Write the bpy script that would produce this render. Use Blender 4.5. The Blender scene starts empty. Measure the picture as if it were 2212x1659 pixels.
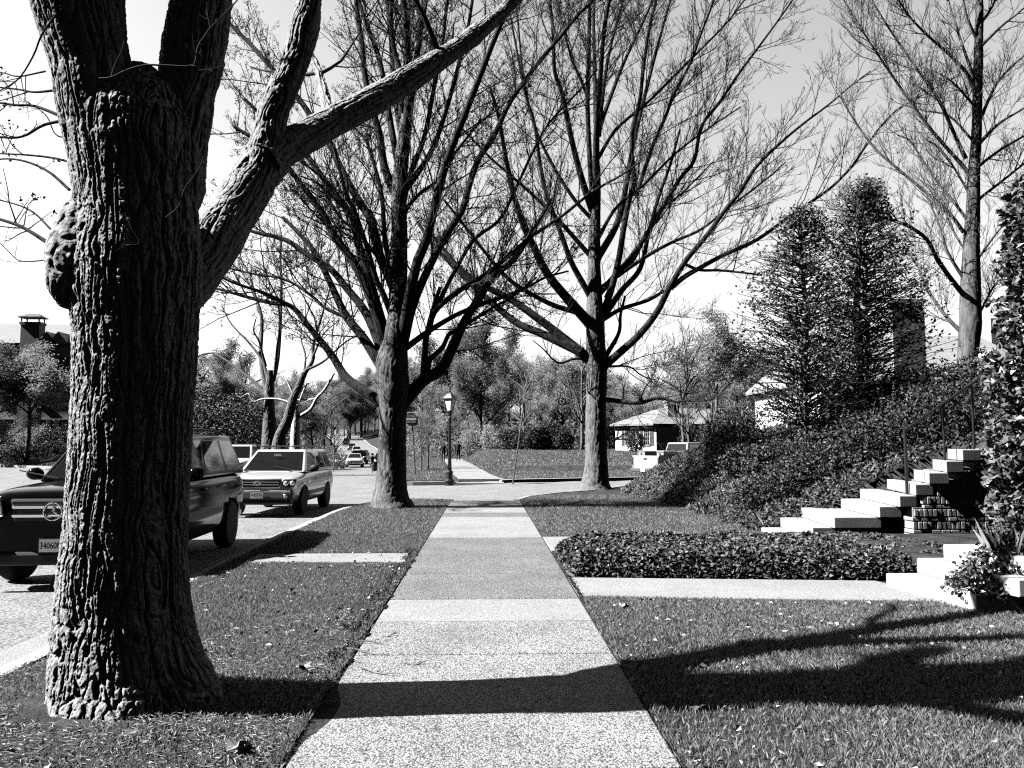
import bpy, bmesh, math, random
import numpy as np
from mathutils import Vector, Matrix
RAD = math.radians
scene = bpy.context.scene
COL = scene.collection
random.seed(5)

# ------------------------------------------------------------------ camera
FPX, CPX, CPY, EYE = 1720.0, 1106.0, 829.5, 1.55
YAW, PITCH = math.atan(56/1720), math.atan(131.5/1720)
cam_d = bpy.data.cameras.new('camera'); cam = bpy.data.objects.new('camera', cam_d); COL.objects.link(cam)
cam_d.sensor_width = 36.0; cam_d.lens = 36.0*FPX/2212.0
cam_d.clip_start = 0.05; cam_d.clip_end = 3000
cam.location = (0, 0, EYE); cam.rotation_euler = (math.pi/2+PITCH, 0, -YAW)
scene.camera = cam
_F = np.array([math.sin(YAW)*math.cos(PITCH), math.cos(YAW)*math.cos(PITCH), math.sin(PITCH)])
_R = np.array([math.cos(YAW), -math.sin(YAW), 0.0]); _U = np.cross(_R, _F)

def at(px, py, Y):
    """3D point seen at a spot of the photograph (2212 px wide) at depth Y."""
    d = _F*FPX + _R*(px-CPX) + _U*(CPY-py)
    return np.array([0, 0, EYE]) + d*(Y/d[1])

# ------------------------------------------------------------------ noise (numpy Perlin)
_perm = np.random.default_rng(11).permutation(512).astype(np.int64)
_perm = np.concatenate([_perm, _perm, _perm])
_grad = np.random.default_rng(12).normal(size=(512, 3)); _grad /= np.linalg.norm(_grad, axis=1)[:, None]
def perlin(x, y, z):
    x, y, z = np.broadcast_arrays(np.asarray(x, float), np.asarray(y, float), np.asarray(z, float))
    xi, yi, zi = np.floor(x).astype(np.int64), np.floor(y).astype(np.int64), np.floor(z).astype(np.int64)
    fx, fy, fz = x-xi, y-yi, z-zi
    u, v, w = [f*f*f*(f*(f*6-15)+10) for f in (fx, fy, fz)]
    def g(dx, dy, dz):
        h = _perm[(_perm[(_perm[(xi+dx) & 511]+yi+dy) & 511]+zi+dz) & 511]
        gr = _grad[h]
        return gr[..., 0]*(fx-dx)+gr[..., 1]*(fy-dy)+gr[..., 2]*(fz-dz)
    l = lambda a, b, t: a+(b-a)*t
    return l(l(l(g(0,0,0), g(1,0,0), u), l(g(0,1,0), g(1,1,0), u), v),
             l(l(g(0,0,1), g(1,0,1), u), l(g(0,1,1), g(1,1,1), u), v), w)*1.6
def smooth(a, b, x):
    t = np.clip((np.asarray(x, float)-a)/(b-a), 0, 1); return t*t*(3-2*t)

# ------------------------------------------------------------------ scene objects
def tag(o, label=None, cat=None, group=None, kind=None):
    if label: o['label'] = label
    if cat: o['category'] = cat
    if group: o['group'] = group
    if kind: o['kind'] = kind
    return o
def empty(name, loc=(0, 0, 0), rz=0.0, label=None, cat=None, group=None):
    o = bpy.data.objects.new(name, None); COL.objects.link(o)
    o.location = Vector([float(v) for v in loc]); o.rotation_euler = (0, 0, rz); o.empty_display_size = 0.2
    return tag(o, label, cat, group)
def link_mesh(name, me, mat, parent=None):
    o = bpy.data.objects.new(name, me); COL.objects.link(o)
    if mat is not None and not me.materials: me.materials.append(mat)
    if parent is not None: o.parent = parent
    return o
def copy_tree(o, parent=None):
    c = o.copy(); COL.objects.link(c); c.parent = parent
    for ch in [x for x in list(o.children)]: copy_tree(ch, c)
    return c

class MB:
    """mesh builder: collects verts and faces as arrays"""
    def __init__(s): s.V = []; s.F = []; s.n = 0
    def add(s, V, faces):
        V = np.asarray(V, float).reshape(-1, 3)
        for f in faces:
            f = np.asarray(f, np.int64)
            if f.ndim == 1: f = f[None]
            s.F.append(f+s.n)
        s.V.append(V); s.n += len(V); return s
    def build(s, name, mat, parent=None, smooth=False, bevel=0, subsurf=0, seg=2):
        V = np.concatenate(s.V); me = bpy.data.meshes.new(name)
        me.vertices.add(len(V)); me.vertices.foreach_set('co', V.astype(np.float32).ravel())
        tot = sum(f.size for f in s.F); npoly = sum(len(f) for f in s.F)
        me.loops.add(tot); me.polygons.add(npoly)
        me.loops.foreach_set('vertex_index', np.concatenate([f.ravel() for f in s.F]).astype(np.int32))
        sizes = np.concatenate([np.full(len(f), f.shape[1]) for f in s.F])
        st = np.concatenate([[0], np.cumsum(sizes)[:-1]])
        me.polygons.foreach_set('loop_start', st.astype(np.int32))
        try: me.polygons.foreach_set('loop_total', sizes.astype(np.int32))
        except Exception: pass
        me.update(calc_edges=True); me.validate()
        me.polygons.foreach_set('use_smooth', np.full(len(me.polygons), bool(smooth)))
        o = link_mesh(name, me, mat, parent)
        if bevel:
            b = o.modifiers.new('bevel', 'BEVEL'); b.width = bevel; b.segments = seg; b.limit_method = 'ANGLE'; b.angle_limit = RAD(35)
        if subsurf:
            b = o.modifiers.new('sub', 'SUBSURF'); b.levels = subsurf; b.render_levels = subsurf
        return o
    def hexa(s, c):      # 8 corners: bottom ring 0-3 (ccw), top ring 4-7
        return s.add(c, [[[0,3,2,1],[4,5,6,7],[0,1,5,4],[1,2,6,5],[2,3,7,6],[3,0,4,7]]])
    def box(s, x0, x1, y0, y1, z0, z1):
        return s.hexa([(x0,y0,z0),(x1,y0,z0),(x1,y1,z0),(x0,y1,z0),(x0,y0,z1),(x1,y0,z1),(x1,y1,z1),(x0,y1,z1)])
    def cbox(s, c, size, rz=0.0):
        sx, sy, sz = [v/2 for v in size]; cs, sn = math.cos(rz), math.sin(rz)
        P = []
        for z in (-sz, sz):
            for x, y in ((-sx,-sy),(sx,-sy),(sx,sy),(-sx,sy)):
                P.append((c[0]+x*cs-y*sn, c[1]+x*sn+y*cs, c[2]+z))
        return s.hexa(P)
    def prism(s, ring, vec):
        n = len(ring); A = np.asarray(ring, float); B = A+np.asarray(vec, float)
        i = np.arange(n); j = (i+1) % n
        return s.add(np.concatenate([A, B]), [np.stack([i, j, j+n, i+n], 1), i[::-1][None], (i+n)[None]])
    def lathe(s, prof, c=(0,0,0), n=24, axis='z'):
        prof = np.asarray(prof, float); K = len(prof); a = np.linspace(0, 2*np.pi, n, endpoint=False)
        r = prof[:, 0][:, None]; z = np.repeat(prof[:, 1][:, None], n, 1)
        X, Y = r*np.cos(a), r*np.sin(a)
        if axis == 'z': V = np.stack([X, Y, z], -1)
        elif axis == 'x': V = np.stack([z, X, Y], -1)
        else: V = np.stack([Y, z, X], -1)
        V = V.reshape(-1, 3)+np.asarray(c, float)
        i = np.arange(K-1)[:, None]*n; j = np.arange(n)[None]; jn = (j+1) % n
        return s.add(V, [np.stack([i+j, i+jn, i+n+jn, i+n+j], -1).reshape(-1, 4), np.arange(n)[::-1][None], (np.arange(n)+(K-1)*n)[None]])
    def tube(s, pts, r, n=8, cap=True):
        pts = np.asarray(pts, float); r = np.broadcast_to(np.asarray(r, float), (len(pts),))
        V, F = tube_batch(pts[None], r[None], n); s.add(V, [F])
        if cap:
            K = len(pts); s.F.append((np.arange(n)[::-1]+s.n-len(V))[None]); s.F.append((np.arange(n)+(K-1)*n+s.n-len(V))[None])
        return s
    def ball(s, c, rad, n=12, m=8):
        rad = np.broadcast_to(np.asarray(rad, float), (3,))
        t = np.linspace(0.02, np.pi-0.02, m); a = np.linspace(0, 2*np.pi, n, endpoint=False)
        V = np.stack([np.outer(np.sin(t), np.cos(a)), np.outer(np.sin(t), np.sin(a)), np.outer(-np.cos(t), np.ones(n))], -1).reshape(-1, 3)*rad+np.asarray(c, float)
        i = np.arange(m-1)[:, None]*n; j = np.arange(n)[None]; jn = (j+1) % n
        return s.add(V, [np.stack([i+j, i+jn, i+n+jn, i+n+j], -1).reshape(-1, 4), np.arange(n)[::-1][None], (np.arange(n)+(m-1)*n)[None]])
    def loft(s, rings):
        A = np.asarray(rings, float); K, n = A.shape[:2]
        i = np.arange(K-1)[:, None]*n; j = np.arange(n)[None]; jn = (j+1) % n
        return s.add(A.reshape(-1, 3), [np.stack([i+j, i+jn, i+n+jn, i+n+j], -1).reshape(-1, 4), np.arange(n)[::-1][None], (np.arange(n)+(K-1)*n)[None]])

def tube_batch(P, Rr, sides):
    P = np.asarray(P, float); N, K, _ = P.shape
    T = np.empty_like(P); T[:, 1:-1] = P[:, 2:]-P[:, :-2]; T[:, 0] = P[:, 1]-P[:, 0]; T[:, -1] = P[:, -1]-P[:, -2]
    T /= np.linalg.norm(T, axis=-1, keepdims=True)+1e-9
    D = P[:, -1]-P[:, 0]; D /= np.linalg.norm(D, axis=-1, keepdims=True)+1e-9
    ref = np.where(np.abs(D[:, :1]) < 0.75, np.array([[1.0, 0, 0]]), np.array([[0, 1.0, 0]]))[:, None, :]
    A = ref-(ref*T).sum(-1, keepdims=True)*T; A /= np.linalg.norm(A, axis=-1, keepdims=True)+1e-9
    B = np.cross(T, A); a = np.linspace(0, 2*np.pi, sides, endpoint=False)
    V = P[:, :, None, :]+Rr[:, :, None, None]*(np.cos(a)[None, None, :, None]*A[:, :, None, :]+np.sin(a)[None, None, :, None]*B[:, :, None, :])
    base = (np.arange(N)*K*sides)[:, None, None]; i = (np.arange(K-1)*sides)[None, :, None]; j = np.arange(sides)[None, None]; jn = (j+1) % sides
    F = np.stack([base+i+j, base+i+jn, base+i+sides+jn, base+i+sides+j], -1).reshape(-1, 4)
    return V.reshape(-1, 3), F

def spline(pts, n):
    p = np.asarray(pts, float)
    if len(p) == 2: return p[0]+(p[1]-p[0])*np.linspace(0, 1, n)[:, None]
    q = np.concatenate([[2*p[0]-p[1]], p, [2*p[-1]-p[-2]]])
    seg = np.linalg.norm(np.diff(p, axis=0), axis=1); cum = np.concatenate([[0], np.cumsum(seg)])
    s = np.linspace(0, cum[-1], n); k = np.clip(np.searchsorted(cum, s, side='right')-1, 0, len(p)-2)
    t = ((s-cum[k])/(seg[k]+1e-9))[:, None]
    p0, p1, p2, p3 = q[k], q[k+1], q[k+2], q[k+3]
    return 0.5*((2*p1)+(-p0+p2)*t+(2*p0-5*p1+4*p2-p3)*t*t+(-p0+3*p1-3*p2+p3)*t**3)

# ------------------------------------------------------------------ materials (the photograph is monochrome: every colour is a grey)
def nt(name):
    m = bpy.data.materials.new(name); m.use_nodes = True; t = m.node_tree
    return m, t, t.nodes['Principled BSDF']
def grey(v): return (v, v, v, 1)
def coords(t, stretch=(1,1,1), kind='Object'):
    tc = t.nodes.new('ShaderNodeTexCoord'); mp = t.nodes.new('ShaderNodeMapping'); mp.inputs['Scale'].default_value = stretch
    t.links.new(tc.outputs[kind], mp.inputs[0]); return mp.outputs[0]
def noise(t, vec, scale, detail=4, rough=0.6):
    n = t.nodes.new('ShaderNodeTexNoise'); n.inputs['Scale'].default_value = scale; n.inputs['Detail'].default_value = detail
    n.inputs['Roughness'].default_value = rough; t.links.new(vec, n.inputs['Vector']); return n.outputs['Fac']
def ramp(t, fac, stops):
    r = t.nodes.new('ShaderNodeValToRGB'); e = r.color_ramp.elements
    while len(e) < len(stops): e.new(0.5)
    for el, (p, v) in zip(e, stops): el.position = p; el.color = grey(v)
    t.links.new(fac, r.inputs[0]); return r.outputs[0]
def mul(t, a, b):
    m = t.nodes.new('ShaderNodeMix'); m.data_type = 'RGBA'; m.blend_type = 'MULTIPLY'; m.inputs[0].default_value = 1
    t.links.new(a, m.inputs[6]); t.links.new(b, m.inputs[7]); return m.outputs[2]
def bump(t, b, height, strength, dist):
    n = t.nodes.new('ShaderNodeBump'); n.inputs['Strength'].default_value = strength; n.inputs['Distance'].default_value = dist
    t.links.new(height, n.inputs['Height']); t.links.new(n.outputs[0], b.inputs['Normal'])
def mat(name, val, rough=0.8, spec=0.3, var=0.0, scale=6.0, bmp=0.0, bscale=40.0, bdist=0.02, stretch=(1,1,1), metal=0.0, coat=0.0):
    m, t, b = nt(name); b.inputs['Roughness'].default_value = rough; b.inputs['Specular IOR Level'].default_value = spec
    b.inputs['Metallic'].default_value = metal; b.inputs['Base Color'].default_value = grey(val); b.inputs['Coat Weight'].default_value = coat
    b.inputs['Coat Roughness'].default_value = 0.04
    if var or bmp:
        v = coords(t, stretch)
    if var: t.links.new(ramp(t, noise(t, v, scale, 5), [(0.3, val*(1-var)), (0.7, min(1, val*(1+var)))]), b.inputs['Base Color'])
    if bmp: bump(t, b, noise(t, v, bscale, 5), bmp, bdist)
    return m
def leaf_mat(name, lo, hi, rough=0.5, spec=0.4, trans=0.0):
    m, t, b = nt(name); g = t.nodes.new('ShaderNodeNewGeometry')
    t.links.new(ramp(t, g.outputs['Random Per Island'], [(0, lo), (1, hi)]), b.inputs['Base Color'])
    b.inputs['Roughness'].default_value = rough; b.inputs['Specular IOR Level'].default_value = spec
    if trans:
        tr = t.nodes.new('ShaderNodeBsdfTranslucent'); mx = t.nodes.new('ShaderNodeMixShader'); mx.inputs[0].default_value = trans
        tr.inputs[0].default_value = grey(hi); out = t.nodes['Material Output']
        t.links.new(b.outputs[0], mx.inputs[1]); t.links.new(tr.outputs[0], mx.inputs[2]); t.links.new(mx.outputs[0], out.inputs[0])
    return m

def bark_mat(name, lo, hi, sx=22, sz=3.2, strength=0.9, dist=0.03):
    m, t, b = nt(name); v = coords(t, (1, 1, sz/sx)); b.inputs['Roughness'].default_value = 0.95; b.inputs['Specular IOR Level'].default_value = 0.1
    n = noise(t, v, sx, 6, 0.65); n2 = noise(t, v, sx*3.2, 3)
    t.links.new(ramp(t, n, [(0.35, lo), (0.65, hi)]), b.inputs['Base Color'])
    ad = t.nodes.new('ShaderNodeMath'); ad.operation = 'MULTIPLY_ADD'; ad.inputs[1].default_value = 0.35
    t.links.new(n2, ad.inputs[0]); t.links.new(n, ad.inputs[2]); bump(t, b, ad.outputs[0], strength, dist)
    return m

def aggregate_mat(name, lo, hi, scale=75.0, bmp=0.6, patch=0.3):
    m, t, b = nt(name); v = coords(t); b.inputs['Roughness'].default_value = 0.9; b.inputs['Specular IOR Level'].default_value = 0.15
    vo = t.nodes.new('ShaderNodeTexVoronoi'); vo.inputs['Scale'].default_value = scale; t.links.new(v, vo.inputs['Vector'])
    bw = t.nodes.new('ShaderNodeRGBToBW'); t.links.new(vo.outputs['Color'], bw.inputs[0])
    a = ramp(t, bw.outputs[0], [(0.15, lo), (0.55, (lo+hi)*0.62), (0.85, hi)])
    e = ramp(t, vo.outputs['Distance'], [(0.25, 1.0), (0.8, 0.35)])
    p = ramp(t, noise(t, v, 1.3, 4), [(0.3, 1-patch), (0.7, 1.0)])
    f = ramp(t, noise(t, v, 260, 2), [(0.3, 0.7), (0.7, 1.0)])
    t.links.new(mul(t, mul(t, mul(t, a, e), p), f), b.inputs['Base Color'])
    inv = t.nodes.new('ShaderNodeMath'); inv.operation = 'SUBTRACT'; inv.inputs[0].default_value = 1; t.links.new(vo.outputs['Distance'], inv.inputs[1])
    bump(t, b, inv.outputs[0], bmp, 0.012)
    return m

M = {}
def cosray(px): return math.cos(math.atan((px-CPX)/FPX))
M['bark_big'] = mat('rough_bark', 0.27, 0.95, 0.06, 0.5, 26, 0.9, 85, 0.010)
M['bark'] = bark_mat('furrowed_bark', 0.05, 0.20)
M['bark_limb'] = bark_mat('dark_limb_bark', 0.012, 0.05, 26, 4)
M['bark_pale'] = bark_mat('pale_bark', 0.05, 0.14, 16, 2.6, 0.5)
M['twig'] = mat('twig_bark', 0.03, 0.9, 0.15, 0.4, 8)
M['twig_pale'] = mat('pale_twig_bark', 0.15, 0.9, 0.15, 0.4, 8)
M['bark_white'] = mat('white_mottled_bark', 0.6, 0.85, 0.2, 0.55, 5, 0.3, 20)
M['bud'] = leaf_mat('bud_scales', 0.04, 0.10, 0.7, 0.2)
M['soil'] = mat('lawn_soil', 0.040, 1.0, 0.05, 0.6, 3.0, 0.9, 22, 0.05)
M['grass'] = leaf_mat('grass_blades', 0.07, 0.25, 0.6, 0.25, 0.25)
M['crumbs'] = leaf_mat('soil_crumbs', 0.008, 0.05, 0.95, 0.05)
M['litter'] = leaf_mat('dry_litter', 0.1, 0.4, 0.9, 0.1)
M['agg'] = aggregate_mat('exposed_aggregate', 0.10, 0.58, 92)
M['agg_dark'] = aggregate_mat('worn_aggregate', 0.08, 0.42, 92, 0.7)
M['slab_pale'] = aggregate_mat('pale_concrete_slab', 0.26, 0.46, 120, 0.25, 0.2)
M['conc'] = mat('white_concrete', 0.30, 0.85, 0.2, 0.22, 2.6, 0.25, 60, 0.006)
M['conc_white'] = mat('limewashed_concrete', 0.46, 0.85, 0.2, 0.14, 2.2, 0.25, 60, 0.006)
M['road'] = aggregate_mat('worn_street_concrete', 0.20, 0.40, 45, 0.25, 0.3)
M['kerb'] = mat('kerb_concrete', 0.27, 0.9, 0.15, 0.25, 3, 0.3, 40, 0.01)
M['brick'] = mat('dark_brick', 0.24, 0.85, 0.2, 0.3, 9, 0.5, 60, 0.008)
M['mortar'] = mat('mortar', 0.16, 0.95, 0.1, 0.3, 20)
M['black_iron'] = mat('black_iron', 0.012, 0.4, 0.4)
M['white_paint'] = mat('white_painted_wall', 0.66, 0.8, 0.2, 0.08, 2.0, 0.2, 30, 0.01)
M['shingle'] = mat('roof_shingles', 0.20, 0.9, 0.15, 0.3, 14, 0.5, 30, 0.03, (0.3, 0.3, 2.5))
M['shingle_dark'] = mat('dark_roof_shingles', 0.12, 0.9, 0.15, 0.4, 10, 0.5, 30, 0.03, (0.3, 0.3, 2.5))
M['trim'] = mat('grey_trim_paint', 0.35, 0.7, 0.3)
M['shutter'] = mat('dark_shutter_paint', 0.06, 0.6, 0.3)
M['glass'] = mat('dark_window_glass', 0.012, 0.06, 0.6)
M['carglass'] = mat('car_glass', 0.008, 0.03, 0.55)
M['black_car'] = mat('black_car_paint', 0.003, 0.08, 0.10)
M['silver_car'] = mat('silver_car_paint', 0.50, 0.32, 0.5, metal=0.25, coat=0.8)
M['white_car'] = mat('white_car_paint', 0.70, 0.35, 0.5, coat=0.8)
M['dull_white_car'] = mat('dusty_white_paint', 0.24, 0.5, 0.4)
M['grey_car'] = mat('grey_car_paint', 0.10, 0.3, 0.5, metal=0.3, coat=0.8)
M['plastic'] = mat('black_plastic', 0.015, 0.6, 0.3)
M['cladding'] = mat('grey_plastic_cladding', 0.10, 0.55, 0.35)
M['chrome'] = mat('chrome', 0.8, 0.12, 0.5, metal=1.0)
M['rubber'] = mat('tyre_rubber', 0.012, 0.8, 0.2)
M['alloy'] = mat('alloy_rim', 0.45, 0.3, 0.5, metal=0.7)
M['lens'] = mat('headlight_lens', 0.75, 0.18, 0.7, metal=0.6)
M['plate'] = mat('plate_white', 0.80, 0.42, 0.3, metal=0.6)
M['ink'] = mat('plate_ink', 0.012, 0.6, 0.2)
M['sign_dark'] = mat('sign_red_as_grey', 0.035, 0.5, 0.3)
M['sign_white'] = mat('sign_white', 0.7, 0.5, 0.3)
M['steel'] = mat('weathered_steel', 0.07, 0.6, 0.4)
M['lampglass'] = mat('frosted_lamp_glass', 0.75, 0.35, 0.4)
M['holly'] = leaf_mat('glossy_dark_leaves', 0.015, 0.15, 0.4, 0.3)
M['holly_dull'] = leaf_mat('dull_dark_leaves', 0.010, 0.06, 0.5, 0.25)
M['ivy'] = leaf_mat('ivy_leaves', 0.015, 0.13, 0.5, 0.25)
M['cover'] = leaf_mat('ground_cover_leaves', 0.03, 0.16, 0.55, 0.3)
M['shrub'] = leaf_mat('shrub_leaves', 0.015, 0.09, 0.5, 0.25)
M['spring'] = leaf_mat('spring_leaves', 0.12, 0.42, 0.7, 0.2, 0.3)
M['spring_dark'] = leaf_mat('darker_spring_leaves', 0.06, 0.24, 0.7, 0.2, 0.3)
M['conifer'] = leaf_mat('conifer_sprays', 0.012, 0.055, 0.6, 0.25)
M['blossom'] = leaf_mat('pale_blossom', 0.25, 0.6, 0.7, 0.2, 0.2)
M['cloth_dark'] = mat('dark_clothing', 0.02, 0.9, 0.1)
M['cloth_grey'] = mat('grey_clothing', 0.08, 0.9, 0.1)
M['skin'] = mat('skin', 0.35, 0.6, 0.3)

# ------------------------------------------------------------------ leaves
def leaf_quads(C, length, width, g, flat=0.0, fold=0.25):
    """one folded diamond per centre; flat > 0 keeps the blades closer to level"""
    N = len(C); L = np.broadcast_to(np.asarray(length, float), (N,))*g.uniform(0.7, 1.3, N); W = np.broadcast_to(np.asarray(width, float), (N,))*g.uniform(0.75, 1.25, N)
    t = g.normal(size=(N, 3)); t[:, 2] *= (1-flat); t /= np.linalg.norm(t, axis=1)[:, None]
    r = g.normal(size=(N, 3)); r[:, 2] *= (1-flat*0.6); b = r-(r*t).sum(1)[:, None]*t; b /= np.linalg.norm(b, axis=1)[:, None]+1e-9
    n = np.cross(t, b)
    V = np.stack([C-t*L[:, None]/2, C+b*W[:, None]/2+n*(W*fold)[:, None], C+t*L[:, None]/2, C-b*W[:, None]/2+n*(W*fold)[:, None]], 1)
    return V.reshape(-1, 3), np.arange(4*N).reshape(N, 4)
# ------------------------------------------------------------------ terrain
ROAD = np.array([(-3.15,-12),(-3.2,6),(-3.38,12),(-3.42,15),(-3.4,19),(-3.3,20.6),(-2.9,22.0),(-2.2,22.9),(-1.6,22.8),(-0.95,22.6),(0.95,22.6),(1.3,24.0),(2.2,25.6),(3.5,27.0),(5.4,30.2),(10,32.4),(20,36),(60,50),(120,72),
    (120,79),(60,57),(15,41.2),(6.1,38),(0.9,36.0),(0.6,35.7),(-1.2,35.6),(-3.6,35.6),(-4.4,36.4),(-4.9,38.5),(-5.6,50),(-7.6,75),(-12.5,110),(-21.5,165),(-27.5,200),(-31.5,220),(-48,300),(-75,420),
    (-90,420),(-60,300),(-41,220),(-31,165),(-21.5,110),(-16.4,75),(-14.9,60),(-14.0,44),(-14.6,42.6),(-25,52.5),(-41,67),(-120,140),(-120,100),(-40,26),(-20,17),(-15.4,13),(-14,10),(-14,-12)], float)
HILL = np.array([(5.0,-12),(5.0,13.3),(4.9,15),(4.9,17),(4.95,19),(4.75,21),(4.5,23),(4.35,25),(4.8,27.3),(6.2,29.9),(10,31.8),(20,35.3),(60,49),(120,71),(300,71),(300,-12)], float)
def sdist(poly, x, y):
    """signed distance, positive inside"""
    x = np.asarray(x, float); y = np.asarray(y, float); d = np.full(x.shape, 1e9); ins = np.zeros(x.shape, bool)
    for a, b in zip(poly, np.roll(poly, -1, 0)):
        e = b-a; t = np.clip(((x-a[0])*e[0]+(y-a[1])*e[1])/(e@e), 0, 1)
        d = np.minimum(d, np.hypot(x-a[0]-t*e[0], y-a[1]-t*e[1]))
        c = (a[1] > y) != (b[1] > y)
        with np.errstate(divide='ignore', invalid='ignore'):
            ins ^= c & (x < (b[0]-a[0])*(y-a[1])/(b[1]-a[1]+1e-12)+a[0])
    return np.where(ins, d, -d)
ZR = ([-12,22,40,60,80,120,165,220,300,420,600],[-.13,-.13,-.25,-.5,-.78,-.6,-.15,1.3,5.5,13,24])
def road_z(x, y):
    z = np.interp(y, *ZR); near = -0.13
    k = np.maximum(smooth(-3, 2, x), smooth(-16, -24, x)*(1-smooth(90, 130, y)))
    return z*(1-k)+near*k
def right_edge(y): return np.interp(y, [22,36,38.5,50,75,110,165,200,220,300,420], [-3.4,-4.2,-4.9,-5.6,-7.6,-12.5,-21.5,-27.5,-31.5,-48,-75])
def hill_z(d): return np.where(d > 0, 1.75*(1-np.exp(-np.maximum(d, 0)/2.5))+0.11*np.clip(d, 0, 12), 0)
def zfun(x, y):
    x, y = np.broadcast_arrays(np.asarray(x, float), np.asarray(y, float))
    sd = sdist(ROAD, x, y); rz = road_z(x, y)
    lawn_far = np.interp(y, [36,75,90,140,300,420,600], [0,.06,.3,1.2,6.5,14,26])
    xr = right_edge(y); q = smooth(0, 4, x-xr)
    z = np.where(y > 36, (rz+.13)*(1-q)+lawn_far*q, 0.0)
    bank = np.where((y > 40) & (x > -3), smooth(1.2, 3.2, x+0.075*(y-36))*(0.30*smooth(0, .5, y-46-(x-1)*.16)+0.62*smooth(50, 78, y))*(1-smooth(90, 130, y)), 0)
    z = z+bank
    left = (x < -13) & (y > 41); dl = np.where(left, np.maximum(-sd, 0), 0)
    z = np.where(left, rz+.13+1.25*smooth(0.0, 9, dl)*smooth(-17, -24, x)+0.03*np.clip(dl, 0, 60), z)
    # hill on the right
    hd = sdist(HILL, x, y)
    gate = np.where((y < 13.15), smooth(7.7, 8.0, x), 1.0)
    z = z+np.where((y > 7) & (y < 75), hill_z(hd)*gate, 0)
    z = z+0.11*np.exp(-((x+2.18)**2+(y-4.75)**2)/0.9)
    z = z+np.where((y < 36), 0.012*perlin(x*1.3, y*1.3, 0.3), 0.05*perlin(x*.4, y*.4, 0.3))*(sd < 0)*(1-((x > -1.05) & (x < 1.05) & (y < 23)))
    k = smooth(0.02, 0.16, sd)
    return z*(1-k)+(rz-.30)*k
def L(*seg): return np.concatenate([np.arange(a, b, s) for a, b, s in seg])
gx = L((-700,-60,40),(-60,-18,2),(-18,-4.2,.6),(-4.2,-2.9,.1),(-2.9,8.5,.22),(8.5,20,.6),(20,60,2.5),(60,700,40)); gy = L((-12,2,1),(2,14,.22),(14,46,.3),(46,80,1),(80,300,5),(300,900,30))
X, Y = np.meshgrid(gx, gy); Z = zfun(X, Y)
nx, ny = len(gx), len(gy); i = np.arange(ny-1)[:, None]*nx+np.arange(nx-1)[None]
b = MB(); b.add(np.stack([X, Y, Z], -1).reshape(-1, 3), [np.stack([i, i+1, i+nx+1, i+nx], -1).reshape(-1, 4)])
tag(b.build('ground', M['soil'], smooth=True), kind='structure')

# street sheet (lies under the lawns outside the kerbs)
gx = L((-130,-16,4),(-16,8,1),(8,130,4)); gy = L((-12,50,1),(50,300,5),(300,440,20))
X, Y = np.meshgrid(gx, gy); keep = sdist(ROAD, X, Y) > -7
nx = len(gx); Z = road_z(X, Y); i = np.arange(len(gy)-1)[:, None]*nx+np.arange(nx-1)[None]
k = keep[:-1, :-1] & keep[1:, 1:] & keep[:-1, 1:] & keep[1:, :-1]
inner = sdist(ROAD, X, Y) > 0.0
Z = np.where(inner, Z, Z-0.12)
cells = np.stack([i, i+1, i+nx+1, i+nx], -1)
b = MB(); b.add(np.stack([X, Y, Z], -1).reshape(-1, 3), [cells[k]])
tag(b.build('street', M['road'], smooth=True), kind='structure')

def ribbon(pts, w, top, bottom, zf, step=0.5):
    """kerb-like strip along a polyline; w = offset to the left of travel"""
    pts = np.asarray(pts, float); seg = np.linalg.norm(np.diff(pts, axis=0), axis=1); cum = np.concatenate([[0], np.cumsum(seg)])
    s = np.linspace(0, cum[-1], max(2, int(cum[-1]/step))); P = np.stack([np.interp(s, cum, pts[:, k]) for k in (0, 1)], 1)
    T = np.gradient(P, axis=0); T /= np.linalg.norm(T, axis=1)[:, None]; Nn = np.stack([-T[:, 1], T[:, 0]], 1)
    Q = P+Nn*w; zt = zf(P[:, 0], P[:, 1])
    ring = np.stack([np.c_[P, zt+bottom], np.c_[P, zt+top], np.c_[Q, zt+top-.012], np.c_[Q, zt+bottom]], 1)
    return ring
def road_top(x, y): return road_z(x, y)+.13
b = MB()
for a, e in ((0, 10), (10, 19), (20, 25), (25, 36)):
    pts = ROAD[a:e]
    b.loft(ribbon(pts, 0.17, 0.022, -0.3, road_top))
b.loft(ribbon(ROAD[37:48], 0.17, 0.022, -0.3, road_top)); b.loft(ribbon(ROAD[48:53], 0.17, 0.022, -0.3, road_top))
tag(b.build('kerb', M['kerb']), kind='structure')
# concrete gutter pan along the near kerb, with joints
b = MB(); yy = -10.0
while yy < 19:
    b.box(-3.93, -3.44 if yy < 4 else -3.58, yy, yy+2.98, -0.2, -0.117); yy += 3.0
tag(b.build('gutter', M['slab_pale']), kind='structure')
b = MB(); b.box(-3.955, -3.93, -10, 19, -.14, -.126)
tag(b.build('gutter_joint', M['soil']), kind='structure')

# sidewalk slabs
def slabs(name, rows, m, x0=-0.955, x1=0.94):
    b = MB()
    for y0, y1 in rows: b.box(x0, x1, y0+.008, y1-.008, -0.1, 0.016)
    return tag(b.build(name, m, bevel=0.012), kind='structure')
slabs('sidewalk', [(-4,-1.5),(-1.5,1.2),(1.2,3.9),(3.9,6.0),(6.0,7.1)], M['agg'])
slabs('sidewalk', [(8.1,9.7),(9.7,11.3),(11.3,13.4)], M['agg_dark'])
slabs('sidewalk', [(7.1,8.1),(13.4,14.9),(14.9,16.4),(16.4,17.2),(18.3,20.2)], M['slab_pale'])
slabs('sidewalk', [(17.2,18.3),(20.2,22.2)], M['agg_dark'])
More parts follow.
